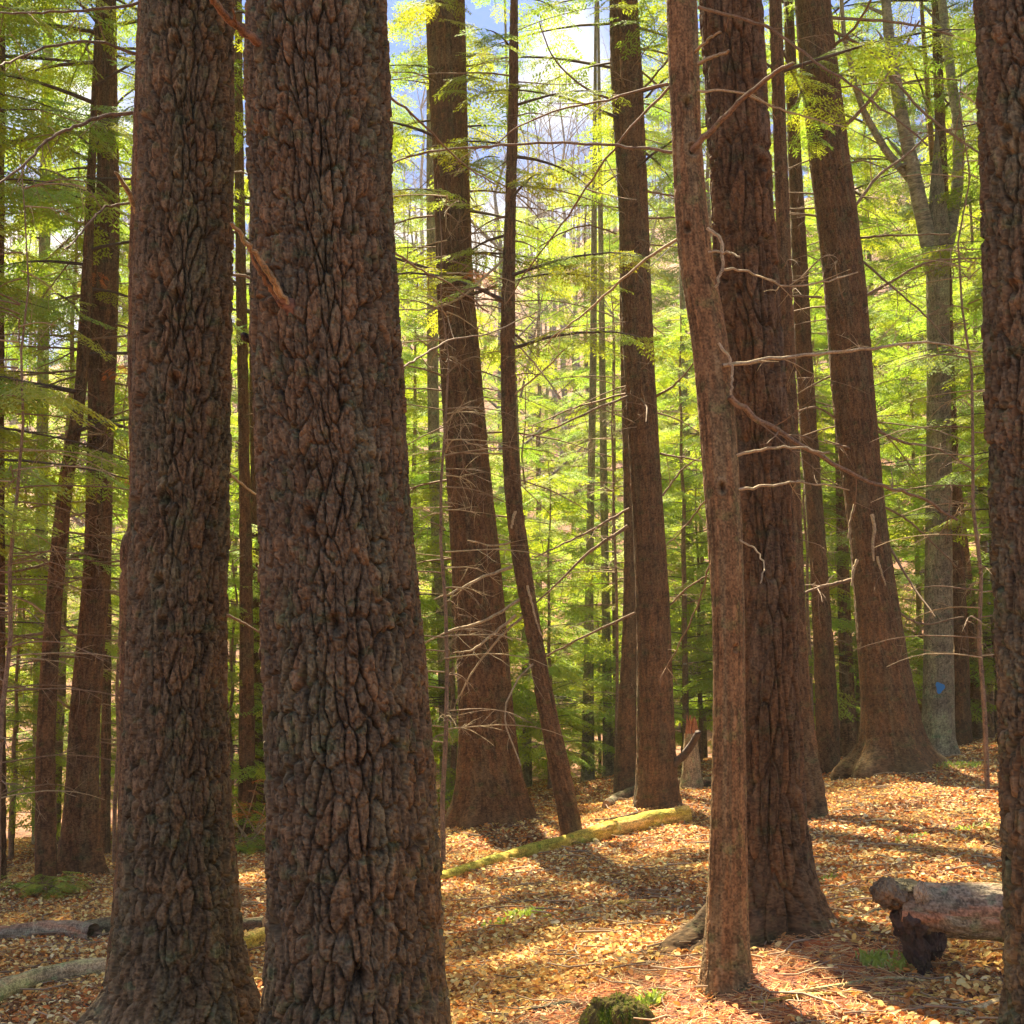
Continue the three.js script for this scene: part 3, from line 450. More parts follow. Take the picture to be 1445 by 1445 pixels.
// ---------------------------------------------------------------- slender trunks farther back, read from the photograph
{
  const slender = (key, label, rows, d, top, bark, seed, crownFrom) => { const { t, ax } = bigTree(key, bark === 'mottled' ? 'hardwood_tree' : 'hemlock_tree', label, rows, d, top, bark, { step: 0.05, seg: 20, seed, flare: 0.1 }); deadTwigs(t, ax, 3, top * 0.55, 14, 1.3, seed + 7, twigMat, 0.007); if (crownFrom) highCrown(t, ax, crownFrom, top - 0.5, 30, 2.6, seed + 9); };
  slender('s1', 'ochre trunk between the ridged pine and the leaning hemlock', [[350, 1116, 1138], [600, 1128, 1153], [800, 1142, 1168], [1000, 1150, 1183], [1105, 1150, 1187]], 17.2, 16, 'red', 301, 8);
  slender('s2', 'sunlit orange trunk beside the leaning hemlock foot', [[600, 1178, 1192], [850, 1182, 1200], [1000, 1185, 1208], [1100, 1184, 1212]], 20, 15, 'stringy', 302, 8);
  slender('s3', 'grey-brown trunk next to the blue-marked hardwood', [[300, 1322, 1340], [640, 1334, 1352], [900, 1342, 1366], [1065, 1345, 1373]], 19.5, 16, 'red', 303, 9);
  slender('s4', 'orange-brown tilted trunk past the blue-marked hardwood', [[640, 1338, 1352], [800, 1350, 1370], [950, 1366, 1390], [1062, 1374, 1407]], 20.5, 15, 'stringy', 304, 9);
  slender('s5', 'thin grey trunk between the curved trunk and the straight hemlock', [[500, 832, 842], [800, 826, 838], [1000, 822, 838], [1130, 819, 840]], 21, 15, 'mottled', 305);
  slender('s6', 'pale trunk half covered by the thickest pine', [[400, 602, 616], [700, 606, 624], [900, 616, 640], [1170, 622, 650]], 20, 16, 'mottled', 306);
  slender('s7', 'shaded trunk seen between the two thick rough-barked pines', [[200, 330, 344], [600, 336, 352], [900, 338, 358], [1110, 336, 362]], 17.5, 16, 'red', 307, 6);
  slender('s8', 'brown trunk at the thickest pine edge behind the two front pines', [[500, 352, 368], [900, 356, 374], [1120, 357, 380]], 19, 16, 'red', 308, 6);
  slender('s9', 'thin trunk beside the flared foot of the twig-covered hemlock', [[400, 146, 158], [900, 144, 157], [1215, 140, 156]], 17, 15, 'red', 309, 7);
  slender('s10', 'thin shaded trunk past the bent one', [[300, -10, 6], [800, -8, 7], [1250, -10, 9]], 14.5, 15, 'red', 310, 7);
  slender('s11', 'slim pale trunk close to the flared reddish hemlock', [[600, 724, 732], [900, 736, 746], [1140, 738, 752]], 22, 15, 'mottled', 311);
  slender('s12', 'slim grey trunk with greenish tint behind the straight hemlock', [[600, 846, 856], [1000, 850, 864], [1125, 850, 868]], 21.5, 16, 'mottled', 312);
  slender('s13', 'slim trunk behind the splintered snag', [[500, 960, 970], [900, 968, 982], [1110, 968, 988]], 24, 16, 'mottled', 313);
  slender('s14', 'thin grey trunk beyond the bent one in the shade', [[150, 58, 74], [600, 52, 68], [1225, 44, 64]], 20, 17, 'mottled', 314, 8);
}

// ---------------------------------------------------------------- hemlocks and hardwoods behind: one of each kind is built, then copied
function tubeTrunk(H, r, R, sides = 8, wob = 0.12) { const pts = []; for (let i = 0; i <= 12; i++) { const f = i / 12; pts.push(new THREE.Vector3((R() - 0.5) * wob * f, mix(-0.6, H, f), (R() - 0.5) * wob * f)); } return [tube(pts, r, r * 0.12, sides), pts]; }
function makeHemlock(seed, H, r, from, spread, n, opt = {}) {
  const R = rng(seed), t = new THREE.Group(), [tg, axis] = tubeTrunk(H, r, R); part('trunk', tg, opt.trunk ?? twigMat, t);
  const bs = [], list = [];
  for (let k = 0; k < n; k++) {
    const f = (k + R()) / n, h = mix(from, H * 0.98, f), a = k * 2.39996 + R() * 0.8, l = spread * (1 - 0.78 * f) * (0.55 + 0.6 * R()), fi = (h + 0.6) / (H + 0.6) * 12, j = Math.min(11, Math.floor(fi)), p = axis[j].clone().lerp(axis[j + 1], fi - j), pts = boughCurve(p, a, l, 0.1 + 0.15 * f, 0.45, R);
    bs.push({ pts, from: 0.2, k: 0.35 + l / spread }); list.push(tube(pts, Math.max(0.006, r * 0.16 * (1 - f * 0.6)), 0.003, 4));
  }
  for (let k = 0; k < (opt.dead ?? 10); k++) { const h = 0.8 + R() * from * 1.2, pts = boughCurve(new THREE.Vector3(0, h, 0), R() * 6.28, spread * (0.25 + 0.4 * R()), -0.02, 0.25, R); list.push(tube(pts, 0.008, 0.002, 3)); sideTwigs(pts, R, 4, 0.5, 0.003, list, 0); }
  part('limbs', mergeGeometries(list), darkTwigMat, t).userData.kind = 'stuff';
  crown(t, bs, seed + 3, opt); return t;
}
const kinds = {
  bushy: makeHemlock(5001, 8.5, 0.07, 0.9, 2.3, 58, { size: 0.56, per: 10 }),
  tall: makeHemlock(5011, 15, 0.13, 3.6, 2.8, 88, { size: 0.7, per: 11 }),
  loose: makeHemlock(5021, 12, 0.1, 2.8, 3.0, 48, { size: 0.68, per: 10 }),
  small: makeHemlock(5031, 4.2, 0.04, 0.35, 1.5, 40, { size: 0.45, per: 10, tint: [1.15, 1.1, 0.9] }),
};
const words = {
  bushy: ['', 'young bushy hemlocks'], tall: ['tall green hemlock with layered boughs behind the trunks', 'tall hemlocks behind'],
  loose: ['open hemlock with long loose boughs behind the trunks', 'loose hemlocks behind'], small: ['knee-to-head-high lime green hemlock sapling past the ridge of the slope', 'hemlock saplings'],
};
const anchors = [[-40, 'the shaded trunk past the bent one'], [64, 'the bent trunk'], [112, 'the twig-covered hemlock'], [235, 'the straight flaring pine'], [500, 'the thickest pine'], [695, 'the flared reddish hemlock'], [805, 'the curved trunk'], [927, 'the straight hemlock at the log'], [1025, 'the slim brown trunk'], [1095, 'the ridged pine'], [1265, 'the leaning hemlock'], [1323, 'the blue-marked hardwood'], [1480, 'the pine beside the rotten log']];
const shortWords = { bushy: 'bushy young hemlock with low boughs', tall: 'tall green hemlock with layered boughs', loose: 'open hemlock with long boughs', small: 'lime green hemlock sapling' };
function place(px) { const i = anchors.findIndex((a) => a[0] > px); if (i < 0) return `beyond ${anchors[anchors.length - 1][1]}`; if (i === 0) return `beyond ${anchors[0][1]}`; const near = [anchors[i - 1], anchors[i]].find((a) => Math.abs(a[0] - px) < 16); return near ? `behind ${near[1]}` : `between ${anchors[i - 1][1]} and ${anchors[i][1]}`; }
function plant(kind, px, d, s = 1, turn = 0) {
  const x = (px - 722.5) / FPX * d, o = kinds[kind].clone(); o.name = numbered(kind === 'small' ? 'hemlock_sapling' : 'hemlock_tree'); o.position.set(x, ground(x, -d), -d); o.rotation.y = turn; o.scale.setScalar(s); o.userData = { label: `${shortWords[kind]} ${place(px)}`.split(' ').slice(0, 16).join(' '), category: kind === 'small' ? 'sapling' : 'tree', group: words[kind][1] }; scene.add(o);
}
[['tall', -190, 12, 0.95, 0.3], ['loose', -60, 16, 1, 1.2], ['loose', 1490, 17, 0.9, 1.4], ['tall', 1590, 18, 1, 3.9], ['loose', 1210, 21, 0.8, 2.4], ['loose', 1390, 23, 0.85, 0.4], ['loose', 585, 22, 0.75, 4.2], ['loose', 90, 19, 0.8, 3.9],
  ['bushy', -40, 20, 1, 1.7], ['bushy', 30, 24, 0.9, 0.2], ['bushy', 190, 23, 0.9, 3.1], ['bushy', 262, 19, 0.8, 2.2], ['bushy', 345, 22, 1, 5.2], ['bushy', 440, 25, 1, 1.1], ['bushy', 545, 20.5, 0.9, 2.1], ['bushy', 612, 25, 1, 0.4], ['bushy', 740, 24, 0.8, 4.4], ['bushy', 868, 22.5, 0.9, 5.5], ['bushy', 965, 20, 0.8, 2.9], ['bushy', 990, 25, 1, 1.5], ['bushy', 1085, 21, 1, 0.7], ['bushy', 1160, 24, 1, 3.3], ['bushy', 1295, 25, 1, 0.8], ['bushy', 1425, 21, 0.9, 4.9], ['bushy', 1560, 24, 1, 2.0],
  ['loose', 120, 31, 0.95, 2.9], ['loose', 330, 30, 1, 0.7], ['loose', 650, 31, 0.9, 4.0], ['loose', 885, 30, 0.9, 3.6], ['loose', 1190, 31, 1, 5.0], ['loose', 1350, 30, 1, 5.5], ['loose', 1050, 32, 1, 1.3],
  ['tall', 230, 45, 1.2, 1.2], ['tall', 400, 40, 1.25, 0.5], ['tall', 530, 44, 1.3, 5.1], ['tall', 905, 42, 1.3, 2.6], ['tall', 1010, 39, 1.3, 1.9], ['tall', 1120, 41, 1.3, 4.4], ['tall', 1240, 43, 1.3, 0.1], ['tall', 1330, 40, 1.2, 2.7], ['tall', 1440, 42, 1.3, 3.0], ['loose', 760, 46, 1.3, 0.6], ['loose', 830, 50, 1.4, 4.6]].forEach((a) => plant(...a));
[[640, 19], [690, 24], [775, 20], [845, 26], [985, 22], [740, 28], [610, 28], [1130, 20], [1195, 24], [1400, 21], [330, 18], [30, 18], [180, 20], [960, 27], [860, 31]].forEach(([px, d], i) => plant('small', px, d, 0.8 + 0.5 * h2(i, 3, 7), i * 1.3));
// leafless young hemlocks: a web of fine dead twigs
for (const [px, d, H, seed, label] of [[12, 11, 6.2, 71, 'leafless twiggy young hemlock beside the bent trunk'], [628, 13.2, 6.5, 72, 'leafless twiggy young hemlock beside the flared reddish hemlock'], [1382, 13.8, 7.5, 73, 'leafless twiggy young hemlock near the blue-marked hardwood'], [868, 18.5, 7.5, 74, 'leafless twiggy young hemlock beside the straight hemlock'], [172, 16, 7, 75, 'leafless twiggy young hemlock behind the straight flaring pine'], [1140, 18.5, 7.5, 76, 'leafless twiggy young hemlock between ridged pine and leaning hemlock']]) {
  const x = (px - 722.5) / FPX * d, t = thing('dead_hemlock', label, 'tree', [x, ground(x, -d), -d]), R = rng(seed), [tg] = tubeTrunk(H, 0.028, R, 7, 0.2), list = [], pl = []; part('trunk', tg, twigMat, t);
  for (let k = 0; k < 60; k++) { const f = 0.16 + 0.82 * R(), pts = boughCurve(new THREE.Vector3(0, H * f, 0), R() * 6.28, (0.35 + 1.2 * R()) * (1.15 - f * 0.5), 0.1, 0.45, R, 7), to = R() < 0.4 ? pl : list; to.push(tube(pts, 0.0075, 0.003, 4)); sideTwigs(pts, R, 5, 0.5, 0.0034, to); }
  part('dead_twigs', mergeGeometries(list), twigMat, t).userData.kind = 'stuff'; part('dead_twigs', mergeGeometries(pl), paleTwigMat, t).userData.kind = 'stuff';
}
function makeBare(seed, H, r) {
  const R = rng(seed), t = new THREE.Group(), [tg, axis] = tubeTrunk(H, r, R, 7, 0.5); part('trunk', tg, plainBark(0.3, 0.26, 0.21), t); const list = [];
  for (let k = 0; k < 16; k++) { const f = 0.35 + 0.6 * R(), p = axis[Math.floor(f * 12)], L = H * 0.28 * (1.15 - f) * (0.6 + R()), pts = boughCurve(p, R() * 6.28, L, 0.9, -0.1, R, 6), q = r * 0.4 * (1.2 - f); list.push(tube(pts, q, 0.008, 4)); sideTwigs(pts, R, 8, L * 0.6, Math.max(0.006, q * 0.3), list); }
  part('limbs', mergeGeometries(list), plainBark(0.28, 0.235, 0.19), t).userData.kind = 'stuff'; return t;
}
const bare = [makeBare(61, 15, 0.13), makeBare(62, 18, 0.17), makeBare(63, 13, 0.1)];
{
  const R = rng(4242);
  for (let k = 0; k < 230; k++) {
    const d = 30 + 125 * Math.pow((k + R()) / 230, 0.8), x = (R() * 2 - 1) * (0.40 * d + 3), o = bare[k % 3].clone(); o.name = numbered('bare_tree'); o.position.set(x, ground(x, -d), -d); o.rotation.y = R() * 6.28; o.scale.setScalar(0.8 + 0.5 * R());
    o.userData = { label: 'leafless grey hardwood on the distant hillside', category: 'tree', group: 'leafless trees on the hillside' }; scene.add(o);
  }
}

// ---------------------------------------------------------------- fallen logs, stump, sticks
function logGeo(pts, rads, bark, seed, { seg = 40, step = 0.02, cap = [0.5, 0.34, 0.18], capIn = 0 } = {}) {
  const c = new THREE.CatmullRomCurve3(pts, false, 'centripetal'), L = c.getLength(), n = Math.ceil(L / step), pos = [], col = [], uv = [], idx = [], W = seg + 1, up = new THREE.Vector3(0, 1, 0), a = new THREE.Vector3(), b = new THREE.Vector3();
  const ra = (f) => { const q = f * (rads.length - 1), i = Math.min(rads.length - 2, Math.floor(q)); return mix(rads[i], rads[i + 1], fade(q - i)); }, n1 = Math.max(4, Math.round(6.283 * rads[0] / bark.w));
  for (let j = 0; j <= n; j++) {
    const f = j / n, p = c.getPointAt(f), t = c.getTangentAt(f); a.crossVectors(t, up).normalize(); b.crossVectors(a, t); const r = ra(f), y = f * L;
    for (let i = 0; i <= seg; i++) {
      const u = i / seg, th = u * 6.2832, w = (vnoise(u * n1, y / bark.h, seed + 1, n1) - 0.5), [f1, f2, id] = voro(u * n1 + w * 0.8, y / bark.h + w, n1, seed), h = -bark.depth * (1 - sstep(0.02, 0.26, f2 - f1)) + bark.depth * 0.4 * (id - 0.5) + (vnoise(u * 6, y * 5, seed + 4, 6) - 0.5) * r * 0.22;
      const R = r + h; pos.push(p.x + (a.x * Math.cos(th) + b.x * Math.sin(th)) * R, p.y + (a.y * Math.cos(th) + b.y * Math.sin(th)) * R, p.z + (a.z * Math.cos(th) + b.z * Math.sin(th)) * R); uv.push(u * 6.283 * r / 0.5, y / 0.5);
      const m = sstep(0.45, 0.7, fbm(u * 6, y * 3, seed + 9, 3)), v = 0.85 + 0.4 * id; for (let k = 0; k < 3; k++) col.push(mix(mix(bark.c[k], bark.c2[k], clamp(id * 1.6 - 0.5)), bark.c3[k], m) * v * 1.2);
    }
  }
  for (let j = 0; j < n; j++) for (let i = 0; i < seg; i++) { const q = j * W + i; idx.push(q, q + W, q + 1, q + 1, q + W, q + W + 1); }
  for (const [j, f, s] of [[0, 0, 1], [n, 1, -1]]) { const p = c.getPointAt(f), t = c.getTangentAt(f), k = pos.length / 3; pos.push(p.x + t.x * capIn * s, p.y + t.y * capIn * s, p.z + t.z * capIn * s); uv.push(0, 0); col.push(...cap); for (let i = 0; i <= seg; i++) { const q = (j * W + i) * 3; pos.push(pos[q], pos[q + 1], pos[q + 2]); uv.push(i / seg, 0.1); col.push(...cap); } for (let i = 0; i < seg; i++) s > 0 ? idx.push(k, k + 1 + i, k + 2 + i) : idx.push(k, k + 2 + i, k + 1 + i); }
  const g = new THREE.BufferGeometry(); g.setAttribute('position', new THREE.Float32BufferAttribute(pos, 3)); g.setAttribute('uv', new THREE.Float32BufferAttribute(uv, 2)); g.setAttribute('color', new THREE.Float32BufferAttribute(col, 3)); g.setIndex(idx); g.computeVertexNormals(); return g;
}
const LB = {
  mossy: { w: 0.05, h: 0.3, depth: 0.006, c: [0.5, 0.35, 0.05], c2: [0.55, 0.36, 0.1], c3: [0.34, 0.31, 0.045] },
  grey: { w: 0.05, h: 0.22, depth: 0.008, c: [0.24, 0.19, 0.13], c2: [0.3, 0.15, 0.08], c3: [0.26, 0.24, 0.16] },
  dark: { w: 0.04, h: 0.2, depth: 0.008, c: [0.11, 0.075, 0.045], c2: [0.16, 0.09, 0.05], c3: [0.12, 0.11, 0.06] },
  tan: { w: 0.04, h: 0.3, depth: 0.004, c: [0.42, 0.32, 0.17], c2: [0.36, 0.24, 0.12], c3: [0.34, 0.32, 0.13] },
};
function groundLog(name, label, category, px, w, bark, seed, o = {}) {           // px: where it lies on the ground in the photo; w: its widths there in photo pixels
  const ps = px.map(([x, y, lift = 0]) => { const p = onGround(x, y); p.lift = lift; return p; }), rads = ps.map((p, i) => w[i] / 2 * -p.z / FPX);
  ps.forEach((p, i) => { p.y += rads[i] * 0.75 + p.lift; }); const b = ps[0].clone();
  return single(name, logGeo(ps.map((p) => p.clone().sub(b)), rads, LB[bark], seed, o), barkMat, label, category, b.toArray(), o.group);
}
groundLog('fallen_log', 'long thin yellow mossy log at the foot of the curved trunk', 'log', [[972, 1160], [900, 1172], [830, 1190], [740, 1212], [660, 1232], [560, 1262]], [26, 26, 22, 19, 15, 12], 'mossy', 11, { seg: 20, step: 0.03 });
groundLog('fallen_log', 'curved greenish log in front of the straight flaring pine', 'log', [[-60, 1440], [0, 1412], [60, 1391], [120, 1380], [175, 1373], [240, 1372]], [34, 32, 30, 28, 26, 24], 'tan', 12, { seg: 24, step: 0.02 });
groundLog('fallen_log', 'short grey log with a dark hollow end', 'log', [[-20, 1330], [40, 1324], [80, 1322], [132, 1328]], [22, 24, 26, 27], 'grey', 13, { seg: 24, step: 0.02, cap: [0.26, 0.2, 0.13], capIn: 0.45 });
groundLog('fallen_log', 'yellow-brown log end showing between the two thick pines', 'log', [[300, 1358], [345, 1341], [378, 1330], [430, 1318]], [24, 24, 24, 22], 'mossy', 14, { seg: 20, step: 0.02 });
groundLog('fallen_log', 'dark decaying log crossing behind the flaring pine', 'log', [[120, 1322], [160, 1315], [300, 1318], [372, 1312]], [24, 26, 22, 20], 'dark', 15, { seg: 16, step: 0.03 });
groundLog('fallen_log', 'dark broken log sloping behind the straight hemlock', 'log', [[855, 1142], [880, 1130], [915, 1118], [1000, 1112], [1040, 1116]], [14, 16, 16, 18, 16], 'dark', 16, { seg: 14, step: 0.04 });
// the raised rotten log
{
  const d0 = 6.55, t = thing('rotten_log', 'thick grey rotten log with a ragged broken end, raised off the ground', 'log', at(1300, 1345, d0).toArray()), o = t.position;
  const P = (x, y, d) => at(x, y, d).sub(o), body = [P(1268, 1278, d0), P(1330, 1285, d0 - 0.02), P(1400, 1288, d0 - 0.05), P(1500, 1300, d0 - 0.02), P(1640, 1330, d0 + 0.1)];
  part('log_body', logGeo(body, [0.115, 0.128, 0.13, 0.135, 0.14].map((r) => r), LB.grey, 17, { seg: 60, step: 0.012, cap: [0.26, 0.2, 0.13], capIn: 0.3 }), barkMat, t);
  const rot = new THREE.MeshStandardMaterial({ vertexColors: true, map: barkGrain, bumpMap: barkBump, bumpScale: 0.006, roughness: 0.95 });
  const lump = (c, rx, ry, rz, seed, tone, tilt = 0) => {
    const g = new THREE.IcosahedronGeometry(1, 14), p = g.attributes.position, col = []; g.deleteAttribute('uv'); const uv = [];
    for (let i = 0; i < p.count; i++) { let x = p.getX(i), y = p.getY(i), z = p.getZ(i); const a = Math.atan2(z, x), n = fbm(x * 2.2 + seed, y * 2.2 + z * 1.7, seed, 4) - 0.5, k = fbm(a * 3 + seed, y * 1.2, seed + 3, 3) - 0.5, q = 1 + n * 0.9 + k * 0.5; x *= rx * q; y *= ry * q; z *= rz * q; p.setXYZ(i, x * Math.cos(tilt) - y * Math.sin(tilt) + c.x, x * Math.sin(tilt) + y * Math.cos(tilt) + c.y, z + c.z); const v = 0.7 + 0.9 * fbm(x * 30, y * 30 + z * 20, seed + 5, 2); col.push(tone[0] * v, tone[1] * v, tone[2] * v); uv.push(a / 6.283, y / 0.5); }
    g.setAttribute('color', new THREE.Float32BufferAttribute(col, 3)); g.setAttribute('uv', new THREE.Float32BufferAttribute(uv, 2)); g.computeVertexNormals(); return g;
  };
  part('broken_rim', mergeGeometries([lump(P(1255, 1262, d0 - 0.03), 0.07, 0.06, 0.09, 3, [0.14, 0.095, 0.05]), lump(P(1278, 1250, d0 - 0.02), 0.06, 0.03, 0.08, 4, [0.2, 0.16, 0.07]), lump(P(1300, 1262, d0 - 0.1), 0.04, 0.05, 0.03, 8, [0.3, 0.24, 0.15])]), rot, t, 'grey-brown broken rim of the log');
  part('rotten_heart', mergeGeometries([lump(P(1285, 1300, d0 - 0.02), 0.085, 0.09, 0.09, 5, [0.06, 0.035, 0.022]), lump(P(1298, 1330, d0), 0.07, 0.1, 0.07, 6, [0.05, 0.03, 0.02], 0.25), lump(P(1304, 1362, d0), 0.035, 0.1, 0.04, 7, [0.05, 0.032, 0.02], 0.15), lump(P(1322, 1325, d0 - 0.05), 0.04, 0.07, 0.04, 9, [0.045, 0.028, 0.02])]), rot, t, 'dark crumbling rotten wood hanging down');
  part('fallen_prop', tube([P(1304, 1355, d0), P(1308, 1385, d0), P(1316, 1412, d0 + 0.02)], 0.03, 0.012, 6), darkTwigMat, t);
}
// snag with a splintered orange top
{
  const p = onGround(977, 1114), d = -p.z, ax = trunkAxis([[1035, 966, 984], [1060, 964, 986], [1090, 962, 990], [1114, 958, 994]], d, 0.1, 0.2), t = thing('broken_snag', 'short broken snag with splintered orange top behind the straight hemlock', 'stump', [ax.x0, ax.y0, -d]);
  part('trunk', trunkGeo(ax, LB.tan, { step: 0.02, seg: 30, seed: 71 }), barkMat, t); const top = ax.pts[ax.pts.length - 1], R = rng(88), list = [];
  for (let k = 0; k < 16; k++) { const a = R() * 6.28, q = top[2] * (0.2 + 0.75 * R()), x = top[1] - ax.x0 + Math.sin(a) * q, z = Math.cos(a) * q, h = 0.06 + 0.16 * R(); list.push(tube([new THREE.Vector3(x, top[0] - ax.y0 - 0.06, z), new THREE.Vector3(x * 1.02, top[0] - ax.y0 + h * 0.5, z), new THREE.Vector3(x + (R() - 0.5) * 0.05, top[0] - ax.y0 + h, z)], 0.035, 0.008, 5)); }
  part('splintered_top', mergeGeometries(list), plainBark(0.5, 0.2, 0.07), t, 'orange splintered wood at the break');
}
// sticks one can pick out on the litter
{
  const sticks = [[[[715, 1304], [790, 1292], [860, 1278], [940, 1274]], [5, 7], 'orange-brown stick lying across the middle of the litter slope', 'mossy'], [[[690, 1446], [740, 1432], [800, 1420], [815, 1424]], [7, 10], 'dark reddish stick near the mossy stump', 'dark'],
    [[[1110, 1408], [1180, 1396], [1260, 1384], [1330, 1390]], [9, 7], 'reddish stick lying in front of the two middle trunks', 'tan'], [[[1180, 1310], [1215, 1300], [1240, 1288]], [8, 10], 'dark stick leading to the broken end of the rotten log', 'dark'],
    [[[1150, 1265], [1195, 1262], [1228, 1262]], [5, 6], 'pale straight stick beside the ridged pine roots', 'tan'], [[[1140, 1160], [1200, 1142], [1245, 1132]], [4, 5], 'long dark stick uphill of the ridged pine', 'dark'], [[[1270, 1148], [1330, 1146], [1375, 1148]], [5, 5], 'level tan stick on the shaded slope', 'tan'],
    [[[640, 1176], [665, 1180], [700, 1184]], [5, 5], 'dark crooked stick at the flared reddish hemlock', 'dark'], [[[850, 1198], [835, 1186], [822, 1178]], [7, 9], 'pale bright stick leaning at the curved trunk foot', 'tan'], [[[1340, 1074], [1365, 1066], [1388, 1052]], [5, 4], 'dark bent stick past the leaning hemlock foot', 'dark'],
    [[[1350, 1440], [1400, 1425], [1430, 1408]], [14, 16], 'tan stick under the dark edge pine', 'tan'], [[[640, 1420], [690, 1434], [720, 1450]], [4, 4], 'thin grey stick at the thickest pine', 'grey'], [[[1060, 1420], [1130, 1408], [1240, 1404], [1330, 1408]], [7, 5], 'yellow stick on the orange needles', 'mossy'],
    [[[900, 1150], [868, 1158], [840, 1160]], [6, 5], 'dark twig heap stick behind the yellow log', 'dark'], [[[1000, 1218], [1060, 1200], [1090, 1190]], [4, 4], 'thin stick behind the slim trunk', 'tan'], [[[930, 1215], [945, 1228], [955, 1240]], [5, 4], 'short pale stick on the bright slope', 'tan'], [[[155, 1285], [168, 1262], [160, 1240]], [3, 2], 'thin upright twig at the straight pine', 'tan']];
  sticks.forEach(([px, w, label, bark], i) => { const n = px.length; groundLog('fallen_stick', label, 'stick', px, px.map((_, k) => mix(w[0], w[1], k / (n - 1))), bark, 130 + i, { seg: 8, step: 0.03, group: 'sticks on the forest floor' }); });
}
// moss-covered stump and green tufts
{
  const p = onGround(872, 1452), g = new THREE.IcosahedronGeometry(1, 24), q = g.attributes.position, col = [];
  for (let i = 0; i < q.count; i++) { const x = q.getX(i), y = q.getY(i), z = q.getZ(i), n = fbm(x * 2 + 5, z * 2 + y, 3, 4), m = fbm(x * 14, z * 14 + y * 11, 8, 3), r = 0.55 + 0.9 * n + 0.16 * m; q.setXYZ(i, x * r * 0.135, y * r * 0.1, z * r * 0.12); const t = sstep(0.4, 0.6, n + 0.25 * (m - 0.5)); col.push(mix(0.045, 0.07, t) * (0.6 + 0.8 * m), mix(0.07, 0.055, t) * (0.6 + 0.8 * m), mix(0.008, 0.02, t)); }
  g.setAttribute('color', new THREE.Float32BufferAttribute(col, 3)); g.computeVertexNormals();
  const ms = thing('mossy_stump', 'small low stump covered in dark green moss beside orange needles', 'stump', [p.x, p.y + 0.015, p.z]); part('stump_body', g, new THREE.MeshPhysicalMaterial({ vertexColors: true, roughness: 1, specularIntensity: 0 }), ms);
  { const R = rng(99), n = g.attributes.normal, mp = [], mi = []; for (let k = 0; k < 1500; k++) { const i = Math.floor(R() * q.count); if (q.getY(i) < -0.01) continue; const l = 0.006 + 0.012 * R(), a = R() * 6.28, w = 0.0022, j = mp.length / 3, X = q.getX(i), Y = q.getY(i), Z = q.getZ(i); mp.push(X - Math.cos(a) * w, Y, Z - Math.sin(a) * w, X + Math.cos(a) * w, Y, Z + Math.sin(a) * w, X + n.getX(i) * l + (R() - 0.5) * l, Y + n.getY(i) * l + (R() - 0.3) * l, Z + n.getZ(i) * l); mi.push(j, j + 1, j + 2); }
    const mg = new THREE.BufferGeometry(); mg.setAttribute('position', new THREE.Float32BufferAttribute(mp, 3)); mg.setIndex(mi); mg.computeVertexNormals(); part('moss', mg, new THREE.MeshPhysicalMaterial({ color: rgb(0.1, 0.135, 0.012), roughness: 1, specularIntensity: 0, transmission: 0.3, thickness: 0, side: THREE.DoubleSide }), ms).userData.kind = 'stuff'; }
  const tuft = (px, py, n, s, label, seed, h = 0.07) => {
    const R = rng(seed), o = onGround(px, py), pos = [], idx = [];
    for (let k = 0; k < n; k++) { const a = R() * 6.28, r = s * Math.sqrt(R()), x = Math.cos(a) * r * 1.5, z = Math.sin(a) * r, y = ground(o.x + x, o.z + z) - o.y, b = R() * 6.28, l = h * (0.5 + R()), w = 0.004 + 0.006 * R(), lx = (R() - 0.5) * l * 1.4, lz = (R() - 0.5) * l * 1.4, i = pos.length / 3;
      pos.push(x - Math.cos(b) * w, y, z - Math.sin(b) * w, x + Math.cos(b) * w, y, z + Math.sin(b) * w, x + lx * 0.4 + Math.cos(b) * w, y + l * 0.6, z + lz * 0.4 + Math.sin(b) * w, x + lx * 0.4 - Math.cos(b) * w, y + l * 0.6, z + lz * 0.4 - Math.sin(b) * w, x + lx, y + l * 0.85, z + lz); idx.push(i, i + 1, i + 2, i, i + 2, i + 3, i + 3, i + 2, i + 4); }
    const g = new THREE.BufferGeometry(); g.setAttribute('position', new THREE.Float32BufferAttribute(pos, 3)); g.setIndex(idx); g.computeVertexNormals();
    single('grass_tuft', g, new THREE.MeshPhysicalMaterial({ color: rgb(0.3, 0.38, 0.04), roughness: 0.9, transmission: 0.5, thickness: 0, side: THREE.DoubleSide }), label, 'grass', o.toArray(), 'green tufts on the litter');
  };
  tuft(1252, 1362, 200, 0.1, 'bright green tuft in front of the rotten log', 1, 0.04); tuft(742, 1294, 160, 0.09, 'small green tuft by the long orange-brown stick', 2, 0.05); tuft(700, 1306, 60, 0.07, 'few green leaves near the thickest pine', 3, 0.04); 
  tuft(1160, 1246, 90, 0.07, 'flat green moss tuft beside the ridged pine', 6, 0.03); tuft(1285, 1186, 90, 0.08, 'green tuft on the shaded slope', 7, 0.04); tuft(1370, 1172, 110, 0.1, 'green tuft uphill of the rotten log', 8, 0.04); tuft(915, 1418, 70, 0.05, 'green blades next to the mossy stump', 9, 0.05); tuft(1352, 1082, 160, 0.16, 'moss tuft at the leaning hemlock foot', 10, 0.06);
}

